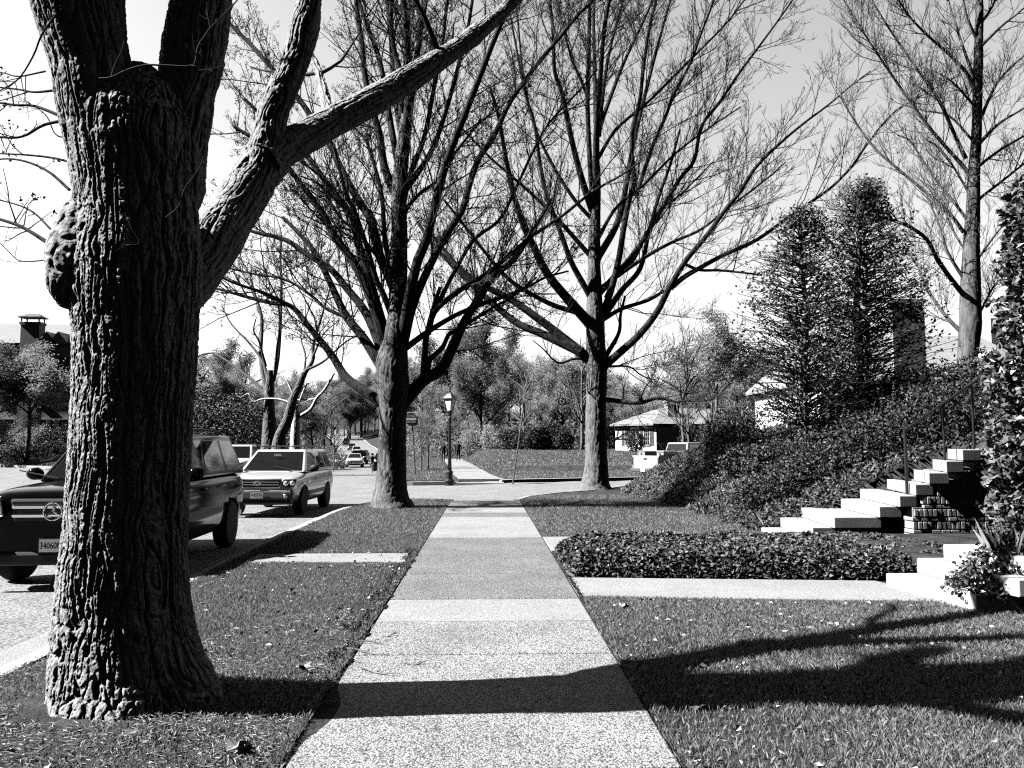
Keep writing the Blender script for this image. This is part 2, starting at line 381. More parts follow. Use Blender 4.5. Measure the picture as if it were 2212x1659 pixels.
# the sidewalk beyond the cross street bends with the road
pts = np.array([(-0.25,35.8),(-0.9,44),(-1.9,60),(-3.0,76),(-3.3,79)]); b = MB(); P = spline(pts, 24)
Lh, Rh = P-[.95, 0], P+[.95, 0]
ring = np.stack([np.c_[Lh, zfun(*Lh.T)-.2], np.c_[Lh, zfun(*Lh.T)+.03], np.c_[Rh, zfun(*Rh.T)+.03], np.c_[Rh, zfun(*Rh.T)-.2]], 1)
ring[:, 1, 2] = ring[:, 2, 2] = np.maximum(ring[:, 1, 2], ring[:, 2, 2]); b.loft(ring)
tag(b.build('sidewalk', M['slab_pale']), kind='structure')
# corner ramp between the street and that sidewalk
b = MB(); b.hexa([(-1.3,35.2,-.3),(.8,35.2,-.3),(.75,36.9,-.2),(-1.25,36.9,-.2),(-1.3,35.2,-.125),(.8,35.2,-.125),(.75,36.9,.036),(-1.25,36.9,.036)])
b.hexa([(-.94,22.15,-.2),(.93,22.15,-.2),(.93,22.9,-.3),(-.94,22.9,-.3),(-.94,22.15,.018),(.93,22.15,.018),(.93,22.9,-.122),(-.94,22.9,-.122)])
tag(b.build('kerb_ramp', M['slab_pale']), kind='structure')

# garden paths and the crossing slab in the tree strip
b = MB(); b.hexa([(.955,8.2,-.1),(4.60,7.80,-.1),(4.40,9.0,-.1),(.955,9.35,-.1),(.955,8.2,.02),(4.60,7.80,.022),(4.40,9.0,.022),(.955,9.35,.02)])
tag(b.build('path', M['slab_pale'], bevel=.01), kind='structure')
b = MB(); b.box(.955, 4.62, 11.7, 13.45, -.1, .02)
tag(b.build('path', M['slab_pale'], bevel=.01), kind='structure')
b = MB(); b.box(-3.2, -.965, 10.7, 11.55, -.1, .012)
tag(b.build('path', M['slab_pale'], bevel=.01), kind='structure')

# ------------------------------------------------------------------ upper flight of steps, brick wall, hand rail
up = empty('garden_steps', (4.7, 12.3, 0), 0, 'white concrete steps climbing the bank beside the brick wall', 'steps')
def kid(o, p):                      # keep world position when parented to an unrotated empty
    o.parent = p; o.matrix_parent_inverse = Matrix.Translation(-p.location); return o
nearY = [11.15, 11.78, 11.60, 11.47, 11.29, 11.24, 11.20, 11.20, 11.20]; xs = [4.55, 4.84, 5.09, 5.70, 5.91, 6.12, 6.30, 6.56, 6.80]
xf = [4.63, 4.96, 5.32, 5.89, 6.17, 6.58, 6.90, 7.1, 7.35]; xe = [5.1, 5.30, 5.80, 6.04, 6.17, 6.39, 6.60, 6.82, 7.08]; farY = [13.4,13.4,13.4,13.15,13.05,12.95,12.7,12.5,12.5]
for k in range(9):
    z1 = .165*(k+1); z0 = z1-.163; b = MB(); e = .004*k
    x2 = xe[k]
    b.hexa([(xs[k],nearY[k],z0),(x2,nearY[k]+.01,z0),(x2+.3,farY[k],z0),(xf[k],farY[k],z0),(xs[k],nearY[k],z1),(x2,nearY[k]+.01,z1),(x2+.3,farY[k],z1),(xf[k],farY[k],z1)])
    kid(b.build('step', M['conc'], bevel=.012), up)
for k in range(8):                  # rubble core that carries the treads, set back under them
    pass
b = MB()
for k in range(8): b.box(xf[k]+.12, xf[k+1]+.12, 12.15, 13.0, -.05, .165*(k+1)-.166)
kid(b.build('core', M['mortar']), up)

wall = empty('brick_wall', (7.6, 11.5, 0), 0, 'brick retaining wall with soldier courses under the upper steps', 'wall')
b = MB(); mo = MB(); g = np.random.default_rng(3)
rowsz = []; zc = 0.0; n = 0
while zc < 1.62:
    h = .105 if n % 2 == 0 else .052; rowsz.append((zc, h, n % 2)); zc += h+.010; n += 1
def wall_left(z): return 6.06 if z < .662 else [6.19, 6.41, 6.62, 6.84, 7.10, 7.4, 7.7][min(6, int((z-.662)/.165))]
for zc, h, kind in rowsz:
    x = wall_left(zc+h)+g.uniform(0, .05); wd = .060 if kind == 0 else .125
    while x < 9.6:
        w_ = wd*g.uniform(.93, 1.04); d = g.uniform(0, .012); r = .012
        b.hexa([(x+.003,11.25-d,zc+.003),(x+w_-.003,11.25-d,zc+.003),(x+w_,11.5,zc),(x,11.5,zc),(x+.003,11.25-d,zc+h-.003),(x+w_-.003,11.25-d,zc+h-.003),(x+w_,11.5,zc+h),(x,11.5,zc+h)])
        x += w_+.010
kid(b.build('brick_facing', M['brick'], bevel=.006, seg=2), wall)
for (za, zb_) in ((0,.66),(.66,.83),(.83,1.0),(1.0,1.16),(1.16,1.33),(1.33,1.5)):
    mo.box(wall_left(zb_)+.03, 9.7, 11.262, 11.95, za, zb_-.003)
kid(mo.build('mortar_core', M['mortar']), wall)

rail = empty('hand_rail', (5.95, 11.55, .8), 0, 'thin black iron hand rail rising beside the upper steps', 'railing')
A, B_ = at(1954.5, 928, 11.55), at(2165, 783, 11.9); B2 = A+(B_-A)*1.35
b = MB(); b.tube([A-[.02,0,.02], B2], .02, 8); kid(b.build('top_rail', M['black_iron']), rail)
for t in (0.0, .28, .5, .8):
    p = A+(B2-A)*t; b = MB(); zb_ = np.interp(p[0], xs, [.165*(k+1) for k in range(9)])-.2
    b.tube([p, (p[0], p[1], zb_)], .016 if t else .024, 8); kid(b.build('post', M['black_iron']), rail)

lo = empty('entry_steps', (4.5, 8.4, 0), 0, 'sunlit white concrete steps at the end of the near path', 'steps')
for k, (xa, xb, y0, y1) in enumerate([(4.53, 4.33, 7.35, 8.62), (4.84, 4.66, 7.2, 8.59), (5.06, 4.87, 7.0, 8.44)]):
    z1 = .165*(k+1); z0 = z1-.163 if k else -.1; x2 = [5.2, 5.45, 9.8][k]; b = MB()
    b.hexa([(xa,y0,z0),(x2,y0,z0),(x2,y1,z0),(xb,y1,z0),(xa,y0,z1),(x2,y0,z1),(x2,y1,z1),(xb,y1,z1)])
    kid(b.build('step' if k < 2 else 'landing', M['conc_white'], bevel=.012), lo)
b = MB(); b.box(4.92, 9.8, 8.63, 11.18, -.1, .30); kid(b.build('planter_bed', M['soil']), lo)

# ------------------------------------------------------------------ grass
g = np.random.default_rng(21)
def blades(x, y, h, w, z=None, lean=.55):
    N = len(x); z = zfun(x, y) if z is None else z
    a = g.uniform(0, 2*np.pi, N); hh = h*g.uniform(.5, 1.25, N); ww = w*g.uniform(.7, 1.3, N)
    dx, dy = np.cos(a)*ww/2, np.sin(a)*ww/2
    l = g.uniform(.1, lean, N)*hh*1.6; b2 = g.uniform(0, 2*np.pi, N); ox, oy = np.cos(b2)*l, np.sin(b2)*l
    V = np.stack([np.stack([x-dx, y-dy, z-.01], 1), np.stack([x+dx, y+dy, z-.01], 1), np.stack([x+ox*.4+dx*.7, y+oy*.4+dy*.7, z+hh*.6], 1), np.stack([x+ox, y+oy, z+hh*.95], 1)], 1)
    return V.reshape(-1, 3), np.arange(4*N).reshape(N, 4)
def scatter(n, x0, x1, y0, y1, power=1.0):
    u = g.uniform(0, 1, n); y = y0+(y1-y0)*u**power; x = g.uniform(x0, x1, n); return x, y
def thin(x, y, freq, lo, seed=0.0):
    """drop blades where the turf is worn"""
    k = g.uniform(0, 1, len(x)) < np.clip(lo+(1-lo)*smooth(-.35, .25, perlin(x*freq, y*freq, seed)), 0, 1)
    return x[k], y[k]
b = MB()
def lawn(n, x0, x1, y0, y1, h, w, power=1.0, ok=None, lo=.35):
    x, y = scatter(n, x0, x1, y0, y1, power)
    if ok is not None: k = ok(x, y); x, y = x[k], y[k]
    x, y = thin(x, y, 1.1, lo); V, F = blades(x, y, h, w); b.add(V, [F])
tree_r = lambda x, y: np.hypot(x+2.18, y-4.75)
bare = lambda x, y: (g.uniform(0, 1, len(x)) < smooth(.35, 1.1, tree_r(x, y))*(1-.75*np.exp(-((x+1.15)/.22)**2)+.0)) & (sdist(ROAD, x, y) < .02) & ((x < -.98) | (g.uniform(0, 1, len(x)) < .0)) & ~((y > 10.65) & (y < 11.6) & (x > -3.25))
lawn(100000, -3.3, -.93, 2.2, 7, .036, .0048, 1.2, bare, .2)
lawn(90000, -3.42, -.93, 7, 14, .038, .0065, 1.2, bare, .5)
lawn(40000, -3.42, -.93, 14, 22.8, .05, .013, 1.0, lambda x, y: (sdist(ROAD, x, y) < -.02) & (x < -.97), .6)
sideok = lambda x, y: (y < 8.19-.109*(x-.95)) & (x > .95+.02*perlin(y*4, 1, 0)) & (np.hypot(x-5.35, (y-7.4)) > .55)
lawn(190000, .94, 5.9, 2.2, 8.3, .038, .0048, 1.0, sideok, .45)
lawn(45000, .96, 5.0, 13.47, 24.5, .05, .013, 1.1, lambda x, y: (sdist(ROAD, x, y) < -.03) & (sdist(HILL, x, y) < .1), .6)
far_ok = lambda x, y: (sdist(ROAD, x, y) < -.1) & ~((x > -1.25-.075*(y-36)) & (x < .75-.075*(y-36)))
lawn(26000, -5, 16, 35.5, 52, .08, .035, 1.2, far_ok, .6)
lawn(22000, -8, 26, 50, 82, .10, .07, 1.2, far_ok, .6)
lawn(5000, -48, -20, 56, 78, .12, .09, 1.0, lambda x, y: sdist(ROAD, x, y) < -.2, .6)
# ragged turf hanging over the slab edges
for x_, sgn, y0, y1, n in ((-.975, -1, 2.2, 22, 5200), (.955, 1, 2.2, 8.0, 2600), (.955, 1, 13.5, 22, 1500), (-3.38, 1, 9, 19, 3000)):
    y = g.uniform(y0, y1, n); x = x_+sgn*np.abs(g.normal(0, .035, n)); V, F = blades(x, y, .05, .008); b.add(V, [F])
tag(b.build('grass', M['grass']), kind='stuff')
# clipped dry litter in the turf near the big tree
b = MB(); x, y = scatter(5200, -3.3, -1.0, 3.0, 6.0); k = tree_r(x, y) > .45; x, y = x[k], y[k]
x2, y2 = scatter(3000, 1.0, 5.5, 3.2, 8.0); x, y = np.r_[x, x2], np.r_[y, y2]
V, F = leaf_quads(np.c_[x, y, zfun(x, y)+.012], .03, .007, g, .85); b.add(V, [F])
x, y = scatter(9000, -3.3, -.98, 2.6, 4.7); x2, y2 = scatter(2500, -2.2, -1.0, 4.6, 7.5); x, y = np.r_[x, x2], np.r_[y, y2]; k = tree_r(x, y) > .42; V, F = leaf_quads(np.c_[x[k], y[k], zfun(x[k], y[k])+.02], .045, .005, g, .7); b.add(V, [F])
x, y = scatter(420, .95, 5.5, 3.2, 8.0); x2, y2 = scatter(300, -3.3, -1., 3., 12); x, y = np.r_[x, x2], np.r_[y, y2]
V, F = leaf_quads(np.c_[x, y, zfun(x, y)+.03], .045, .03, g, .8); b.add(V, [F])
tag(b.build('dry_litter', M['litter']), kind='stuff')
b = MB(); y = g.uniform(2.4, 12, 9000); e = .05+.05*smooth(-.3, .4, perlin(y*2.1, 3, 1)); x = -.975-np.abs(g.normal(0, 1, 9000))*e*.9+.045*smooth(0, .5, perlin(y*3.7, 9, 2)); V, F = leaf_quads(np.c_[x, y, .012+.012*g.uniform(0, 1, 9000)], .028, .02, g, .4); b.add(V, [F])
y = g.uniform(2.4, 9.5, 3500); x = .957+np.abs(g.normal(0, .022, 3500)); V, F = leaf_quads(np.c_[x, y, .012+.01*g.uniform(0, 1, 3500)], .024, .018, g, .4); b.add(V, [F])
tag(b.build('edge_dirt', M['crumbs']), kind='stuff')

# ------------------------------------------------------------------ ivy bed between the two paths
g = np.random.default_rng(22); b = MB()
def ivy_top(x, y): return .30+.05*perlin(x*2.2, y*2.2, 4)+.03*perlin(x*6, y*6, 5)
def bed_edge(x, y): return np.minimum.reduce([x-1.0-.05*perlin(y*3, 2, 0), 5.9-x, y-(9.37-.095*(x-.95)), 11.62-y])
x, y = g.uniform(.95, 5.9, 52000), g.uniform(9.05, 11.65, 52000); e = bed_edge(x, y); k = e > 0; x, y, e = x[k], y[k], e[k]
z = ivy_top(x, y)*np.minimum(1, (e/.22)**.5+.05)*g.uniform(.55, 1.0, len(x)); V, F = leaf_quads(np.c_[x, y, z], .060, .042, g, .4); b.add(V, [F])
gx_, gy_ = np.linspace(.95, 5.9, 60), np.linspace(9.1, 11.66, 34); X, Y = np.meshgrid(gx_, gy_); e = np.clip(bed_edge(X, Y), 0, 9); Z = -.05+ivy_top(X, Y)*.72*np.minimum(1, (e/.22)**.5)
nx = 60; i = np.arange(33)[:, None]*nx+np.arange(59)[None]; b.add(np.stack([X, Y, Z], -1).reshape(-1, 3), [np.stack([i, i+1, i+nx+1, i+nx], -1).reshape(-1, 4)])
tag(b.build('ivy_bed', M['ivy']), kind='stuff')
# ground cover on the bank
b = MB(); N = 130000; x = g.uniform(3.4, 13, N); y = 12.9+(34-12.9)*g.uniform(0, 1, N)**1.15; hd = sdist(HILL, x, y)+.25*perlin(x*1.4, y*1.4, 7)
k = (hd > -.1) & (hd < 7) & (g.uniform(0, 1, N) < np.clip(.9-.09*hd, .2, 1)) & ~((y < 13.12) & (x < 7.6)); x, y = x[k], y[k]
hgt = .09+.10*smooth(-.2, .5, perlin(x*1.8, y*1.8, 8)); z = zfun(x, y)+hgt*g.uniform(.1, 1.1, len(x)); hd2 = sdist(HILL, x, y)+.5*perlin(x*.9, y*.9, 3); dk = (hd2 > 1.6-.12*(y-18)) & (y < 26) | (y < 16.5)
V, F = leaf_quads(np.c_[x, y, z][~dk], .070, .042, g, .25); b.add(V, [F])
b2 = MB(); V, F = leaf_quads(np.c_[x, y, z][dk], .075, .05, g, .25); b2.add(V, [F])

N = 16000; x = g.uniform(3.4, 11, N); y = 13.5+(30-13.5)*g.uniform(0, 1, N); hd = sdist(HILL, x, y); k = (hd > 0) & (perlin(x*1.1, y*1.1, 9) > .0); V, F = blades(x[k], y[k], .2, .014); b.add(V, [F])
tag(b.build('ground_cover', M['cover']), kind='stuff')
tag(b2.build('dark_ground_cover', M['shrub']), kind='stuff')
# ------------------------------------------------------------------ bare trees
UP = np.array([0, 0, 1.0])
def sprout(g, P, Rr, level, sp, out):
    seg = np.linalg.norm(np.diff(P, axis=0), axis=1); cum = np.concatenate([[0], np.cumsum(seg)]); Lp = cum[-1]
    n = g.poisson(Lp*sp['den'][level])
    for t in g.uniform(sp['t0'][level], 1.0, n):
        s = t*Lp; k = min(np.searchsorted(cum, s, side='right')-1, len(P)-2); f = (s-cum[k])/(seg[k]+1e-9)
        p = P[k]+(P[k+1]-P[k])*f; T = (P[k+1]-P[k])/(seg[k]+1e-9); r = Rr[k]+(Rr[k+1]-Rr[k])*f
        q = g.normal(size=3); q[2] += sp.get('bias', .3); q -= (q@T)*T; q /= np.linalg.norm(q)+1e-9
        a = RAD(g.uniform(*sp['ang'])); d = T*math.cos(a)+q*math.sin(a)
        ln = sp['len'][level]*g.uniform(.45, 1.3)*(1-.45*t); K = 6
        rr = min(r*.62, sp['rad'][level]*(.55+.6*ln/sp['len'][level])); pts = [p]; st = ln/(K-1)
        for _ in range(K-1):
            d = d+UP*sp['trop']/K*(1+level*.5)+g.normal(size=3)*sp['wob']; d /= np.linalg.norm(d); pts.append(pts[-1]+d*st)
        pts = np.array(pts); rad = rr*np.linspace(1, .35, K)
        out[level].append((pts, rad))
        if level+1 < len(sp['den']): sprout(g, pts, rad, level+1, sp, out)
def twig_mesh(out, name, m, parent, g, sides=(6, 4, 3, 3), bud=0.0, bud_size=.035, bud_m=None, min_r=0.0, budn=4):
    b = MB(); tips = []
    for lv, lst in enumerate(out):
        if not lst: continue
        P = np.array([a for a, _ in lst]); Rr = np.maximum(np.array([c for _, c in lst]), min_r)
        V, F = tube_batch(P, Rr, sides[lv]); b.add(V, [F])
        if lv >= len(out)-2: tips.append(P[:, -1]); tips.append(P[:, 3])
    if bud and tips:
        C = np.concatenate(tips); C = C[g.uniform(0, 1, len(C)) < bud]; C = np.repeat(C, budn, 0)+g.normal(size=(len(C)*budn, 3))*bud_size*.6
        V, F = leaf_quads(C, bud_size, bud_size*.6, g); b.add(V, [F])
    return b.build(name, m, parent)
def limb3d(g, pts, w0, w1, Y, slope, n=None, ext=0.0, widths=None):
    pts = np.array(pts, float); d = np.concatenate([[0], np.cumsum(np.linalg.norm(np.diff(pts, axis=0), axis=1))])
    Ys = Y+slope*d*Y/FPX; P = np.array([at(p[0], p[1], y) for p, y in zip(pts, Ys)])
    w = np.interp(d, np.linspace(0, d[-1], len(widths)), widths) if widths else w0+(w1-w0)*(d/d[-1])**.8
    r = w/2*Ys/FPX*np.array([cosray(p[0]) for p in pts])
    if ext:
        q = P[-1]-P[-2]; q = q/np.linalg.norm(q)+np.array([0, 0, .15]); P = np.concatenate([P, [P[-1]+q*ext*.5, P[-1]+q*ext+g.normal(size=3)*.2]]); r = np.concatenate([r, [r[-1]*.7, r[-1]*.3]])
    n = n or max(8, len(P)*4); S = spline(P, n)
    cum = np.concatenate([[0], np.cumsum(np.linalg.norm(np.diff(P, axis=0), axis=1))]); rr = np.interp(np.linspace(0, cum[-1], n), cum, r)
    S = S+np.cumsum(g.normal(size=S.shape)*rr[:, None]*.05, axis=0)*np.linspace(0, 1, n)[:, None]
    return S, rr
def trunk_tube(b, P, Rr, sides, amp, seed, fx=17.0, fy=0.85):
    """tube whose bark is modelled: plates parted by winding furrows"""
    K = len(P); V, F = tube_batch(P[None], Rr[None], sides); V = V.reshape(K, sides, 3); C = P[:, None, :]
    nrm = V-C; nrm /= np.linalg.norm(nrm, axis=-1, keepdims=True)
    s = np.concatenate([[0], np.cumsum(np.linalg.norm(np.diff(P, axis=0), axis=1))])[:, None]; th = np.linspace(0, 2*np.pi, sides, endpoint=False)[None]
    r0 = np.clip(Rr, 0.05, 1)[:, None]; cx, cy = np.cos(th)*r0, np.sin(th)*r0
    wx = .030*perlin(cx*5, cy*5, s*4+seed); wy = .030*perlin(cx*5+9, cy*5, s*4+seed)
    n1 = perlin((cx+wx)*fx, (cy+wy)*fx, s*fy+seed); n2 = perlin((cx+wx)*fx*1.7+5, (cy+wy)*fx*1.7, s*fy*1.8+seed)
    n3 = perlin(cx*60, cy*60, s*38+seed); n4 = perlin(cx*2.2, cy*2.2, s*1.3+seed); n5 = perlin(cx*20, cy*20, s*22+seed); n6 = perlin(cx*120, cy*120, s*70+seed)
    d = amp*(smooth(.03, .20, np.abs(n1))*.85+smooth(.02, .20, np.abs(n2))*.45+smooth(-.25, .0, n5)*.22+n3*.16+n6*.14-.15)+n4*amp*.8-amp*.7
    V = V+nrm*d[..., None]; b.add(V.reshape(-1, 3), [F]); return V

# ---- foreground tree -------------------------------------------------
g = np.random.default_rng(31); Y1 = 4.88
t1 = empty('street_tree', (-2.18, 4.75, 0.0), 0, 'big foreground tree with deeply furrowed trunk, burl and thick forked limbs', 'tree')
prof = [(1600,62,512),(1545,80,492),(1500,97,468),(1450,111,442),(1400,118,426),(1300,130,408),(1200,139,403),(1100,147,403),(1000,155,408),(900,160,413),(800,160,420),(700,156,428),(640,150,436),(560,150,440),(500,158,436),(420,158,428),(330,148,432),(260,152,420),(215,185,400),(175,225,370),(150,265,345),(138,295,318)]
P = np.array([at((l+r)/2, y, Y1) for y, l, r in prof]); Rr = np.array([(r-l)/2*Y1/FPX*cosray((l+r)/2) for y, l, r in prof])-.008; P[0, 2] = -.28; P[:, 1] += 0
n = 900; S = spline(P, n); cum = np.concatenate([[0], np.cumsum(np.linalg.norm(np.diff(P, axis=0), axis=1))]); R_ = np.interp(np.linspace(0, cum[-1], n), cum, Rr)
b = MB(); V = trunk_tube(b, S, R_, 560, .024, 1.7)
b = MB(); zz = V[..., 2]; th = np.arctan2(V[..., 1]-S[:, None, 1], V[..., 0]-S[:, None, 0])
lob = .10*np.exp(-np.maximum(zz, 0)/.13)*(np.cos(th*4+.6)+.6*np.cos(th*7+2)); d = V-S[:, None]; V = S[:, None]+d*(1+lob[..., None])
K, sd_ = V.shape[:2]; i = np.arange(K-1)[:, None]*sd_; j = np.arange(sd_)[None]; jn = (j+1) % sd_
b.add(V.reshape(-1, 3), [np.stack([i+j, i+jn, i+sd_+jn, i+sd_+j], -1).reshape(-1, 4)])
kid(b.build('trunk', M['bark_big'], smooth=True), t1)
# burl on the street side, built as stacked swellings of the trunk
b = MB()
for (c, rad, dep, sq) in (((176,560),66,-.10,1.5),((160,600),52,-.12,1.3),((212,480),56,-.02,2.0),((186,510),58,-.08,1.5)):
    p = at(c[0], c[1], Y1+dep); r = rad*Y1/FPX; K = 90; s = np.linspace(-.98, .98, K)
    trunk_tube(b, np.stack([np.full(K, p[0]), np.full(K, p[1]), p[2]+s*r*sq], 1)+.0, r*np.sqrt(1-s*s)+.002, 120, .014, c[0]*.1, 9, 5)
kid(b.build('burl', M['bark_big'], smooth=True), t1)
limbs1 = [  # pixel path, widths, depth at start, depth slope
    ([(292,720),(280,600),(268,490),(247,360),(220,250),(198,150),(175,50),(160,-40),(140,-160)], [40,120,172,196,190,178,205,225,215], 4.90, -.08, 330),
    ([(300,650),(325,500),(352,390),(378,290),(400,200),(418,110),(432,20),(445,-80),(455,-170)], [50,170,185,150,130,142,138,130,120], 4.90, .10, 280),
    ([(300,760),(352,680),(404,605),(452,538),(500,465),(540,400),(578,345)], [40,110,134,122,112,108,104], 4.78, .85, 260),
    ([(568,352),(600,326),(660,295),(720,262),(800,222),(870,180),(950,128),(1000,95),(1060,48),(1110,2),(1160,-45)], [95,84,72,66,62,56,46,40,34,27,22], 5.85, .98, 180),
    ([(562,365),(578,300),(590,245),(606,205),(628,160),(648,100),(660,50),(668,0),(676,-60),(684,-130)], [80,70,68,66,62,58,60,58,54,50], 5.85, .15, 190),
    ([(722,262),(706,229),(694,175),(678,132),(662,110)], [24,21,18,17,15], 6.45, 1.8, 60)]
lim3 = []
for q, (pp, ww, y0, sl, sides) in enumerate(limbs1):
    pts = np.array(pp, float); dd = np.concatenate([[0], np.cumsum(np.linalg.norm(np.diff(pts, axis=0), axis=1))]); Ys = y0+sl*dd*Y1/FPX
    P = np.array([at(p[0], p[1], y) for p, y in zip(pts, Ys)]); r = np.array(ww)/2*Ys/FPX*np.array([cosray(p[0]) for p in pts])-.006
    n = int(np.linalg.norm(np.diff(P, axis=0), axis=1).sum()/.007); S = spline(P, n); cum = np.concatenate([[0], np.cumsum(np.linalg.norm(np.diff(P, axis=0), axis=1))]); R_ = np.interp(np.linspace(0, cum[-1], n), cum, r)
    knob = 1+.07*perlin(np.linspace(0, cum[-1], n)*3, q*7.3, 0); R_ = R_*knob
    b = MB(); trunk_tube(b, S, R_, sides, .019 if q < 2 else .016, 3.1+q*4, 18, 1.0)
    kid(b.build('limb', M['bark_big'], smooth=True), t1); lim3.append((S[::max(1, n//14)], R_[::max(1, n//14)]))
# limbs that go on above the photograph: they throw the branch shadows on the lawn
hi = []
def go_on(P0, d, ln, r0, r1, k=10):
    d = np.array(d, float); d /= np.linalg.norm(d); p = np.array(P0, float); pts = [p]
    for _ in range(k-1): d = d+g.normal(size=3)*.07+UP*.03; d /= np.linalg.norm(d); pts.append(pts[-1]+d*ln/(k-1))
    return np.array(pts), np.linspace(r0, r1, k)
eL1, eL2, eR1, eR2 = [lim3[k][0][-1] for k in (0, 1, 4, 3)]
for P0, d, ln, r0, r1 in ((eL1,(-.25,-.1,1),3.4,.31,.19),(eL1,(-.75,.45,1),3.5,.20,.10),(eL1+[.0,-.05,.0],(.1,-.75,1),3.4,.13,.06),(eL2,(.35,.12,1),3.8,.21,.13),(eL2,(.15,-.55,1),3.0,.11,.04),(eL2,(-.1,.5,1),3.2,.12,.05),
                          (eR1,(.1,.25,1),3.0,.095,.04),(eR2,(.55,.5,.8),2.6,.045,.02)):
    hi.append(go_on(P0-np.array(d)/np.linalg.norm(d)*.15, d, ln, r0, r1))
b = MB()
for P, r in hi: V, F = tube_batch(spline(P, 40)[None], np.interp(np.linspace(0, 1, 40), np.linspace(0, 1, len(r)), r)[None], 16); b.add(V, [F])
out = [[], [], []]
sp1 = dict(den=(2.2, 3.2, 3.4), t0=(.25, .25, .25), len=(1.9, .6, .22), rad=(.030, .006, .0032), ang=(30, 70), trop=.5, wob=.12, bias=.2)
for P, r in hi: sprout(g, P, r, 0, sp1, out)
for k in (3, 5): sprout(g, *lim3[k], 0, dict(sp1, den=(.9, 3, 3), len=(1.0, .45, .2)), out)
side = [([(150,258),(94,270),(56,292),(20,298),(-40,290)],9,5),([(130,250),(75,229),(30,226),(-40,215)],9,5),([(118,195),(75,199),(40,193),(-30,185)],7,4),([(180,360),(124,343),(60,335),(-30,330)],7,4),
        ([(150,410),(105,371),(56,349),(10,343),(-40,350)],8,4),([(112,498),(75,461),(37,442),(-30,425)],6,3),([(112,530),(56,495),(20,480),(-40,462)],11,7),([(100,562),(45,564),(15,540),(-20,505)],4,2),
        ([(98,154),(41,165),(10,158),(-30,150)],5,3),([(118,36),(90,75),(72,120),(40,170),(0,195),(-30,210)],6,3),([(152,300),(120,290),(100,250),(60,220)],4,2)]
for q, (pp, w0, w1) in enumerate(side):
    S, r = limb3d(g, pp, w0, w1, 4.95 if q != 9 else 4.25, .35, 16); V, F = tube_batch(S[None], r[None], 8); b.add(V, [F])
    sprout(g, S, r, 0, dict(sp1, den=(6, 5), len=(.42, .15), rad=(.005, .003), t0=(.3, .3)), out)
for pp, w0, w1, y0 in (([(214,170),(240,168),(262,157),(290,146),(319,140),(350,141),(375,142),(398,143),(420,139),(427,101),(440,80),(454,60),(480,35),(502,11),(520,-10)],6,3,4.15),([(240,168),(246,145),(262,110),(268,88)],3,1.6,4.15),([(454,60),(448,30),(446,5)],2.5,1.5,4.15),
                       ([(358,470),(385,446),(400,405),(425,372),(440,340)],3,1.5,4.4),([(430,152),(460,148),(488,140)],2.5,1.5,4.35),([(270,460),(285,495),(300,525),(262,528)],2,1.2,4.35)):
    S, r = limb3d(g, pp, w0, w1, y0, .0, 24); V, F = tube_batch(S[None], r[None], 7); b.add(V, [F])
    sprout(g, S, r, 0, dict(sp1, den=(4,), len=(.12,), rad=(.003,), t0=(.3,)), out)
for lv, (lst, sides) in enumerate(zip(out, (7, 5, 4))):
    if lst: V, F = tube_batch(np.array([a for a, _ in lst]), np.array([c for _, c in lst]), sides); b.add(V, [F])
tips = np.concatenate([np.array([a[-1] for a, _ in out[k]]) for k in (1, 2) if out[k]]); C = np.repeat(tips, 3, 0)+g.normal(size=(len(tips)*3, 3))*.012
V, F = leaf_quads(C, .028, .016, g); b.add(V, [F])
kid(b.build('crown', M['twig'], smooth=True), t1)

# ---- generic traced street tree --------------------------------------
def traced_tree(name, label, base, prof, Yt, limbs, sp, seed, bark, twig, bud=.3, bud_size=.05, smax=.5, min_r=.0, group=None, amp=.018, ext=2.5, bark_limb=None):
    g = np.random.default_rng(seed); root = empty(name, base, 0, label, 'tree', group)
    P = np.array([at((l+r)/2, y, Yt) for y, l, r in prof]); Rr = np.array([(r-l)/2*Yt/FPX*cosray((l+r)/2) for y, l, r in prof])
    P = np.concatenate([[P[0]-[0, 0, .35]], P]); Rr = np.concatenate([[Rr[0]*1.15], Rr])
    cum = np.concatenate([[0], np.cumsum(np.linalg.norm(np.diff(P, axis=0), axis=1))]); n = int(cum[-1]/.045); S = spline(P, n); R_ = np.interp(np.linspace(0, cum[-1], n), cum, Rr)
    b = MB(); trunk_tube(b, S, R_, 84, amp, seed*1.3, 9, 1.4); kid(b.build('trunk', bark, root, smooth=True), root)
    b = MB(); out = [[] for _ in sp['den']]
    for q, (pts, w0, w1) in enumerate(limbs):
        top = pts[-1][1] < 70; s = g.uniform(-smax, smax)
        S, r = limb3d(g, pts, w0, w1, Yt, s, ext=ext if top else 0.0)
        d_ = S[1]-S[0]; S = np.concatenate([[S[0]-d_/np.linalg.norm(d_)*r[0]*.7], S]); r = np.concatenate([[r[0]*1.1], r])
        V, F = tube_batch(S[None], r[None], 12); b.add(V, [F]); sprout(g, S, r, 0, sp, out)
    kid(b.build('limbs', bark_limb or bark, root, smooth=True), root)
    kid(twig_mesh(out, 'crown', twig, root, g, bud=bud, bud_size=bud_size, min_r=min_r), root)
    return root
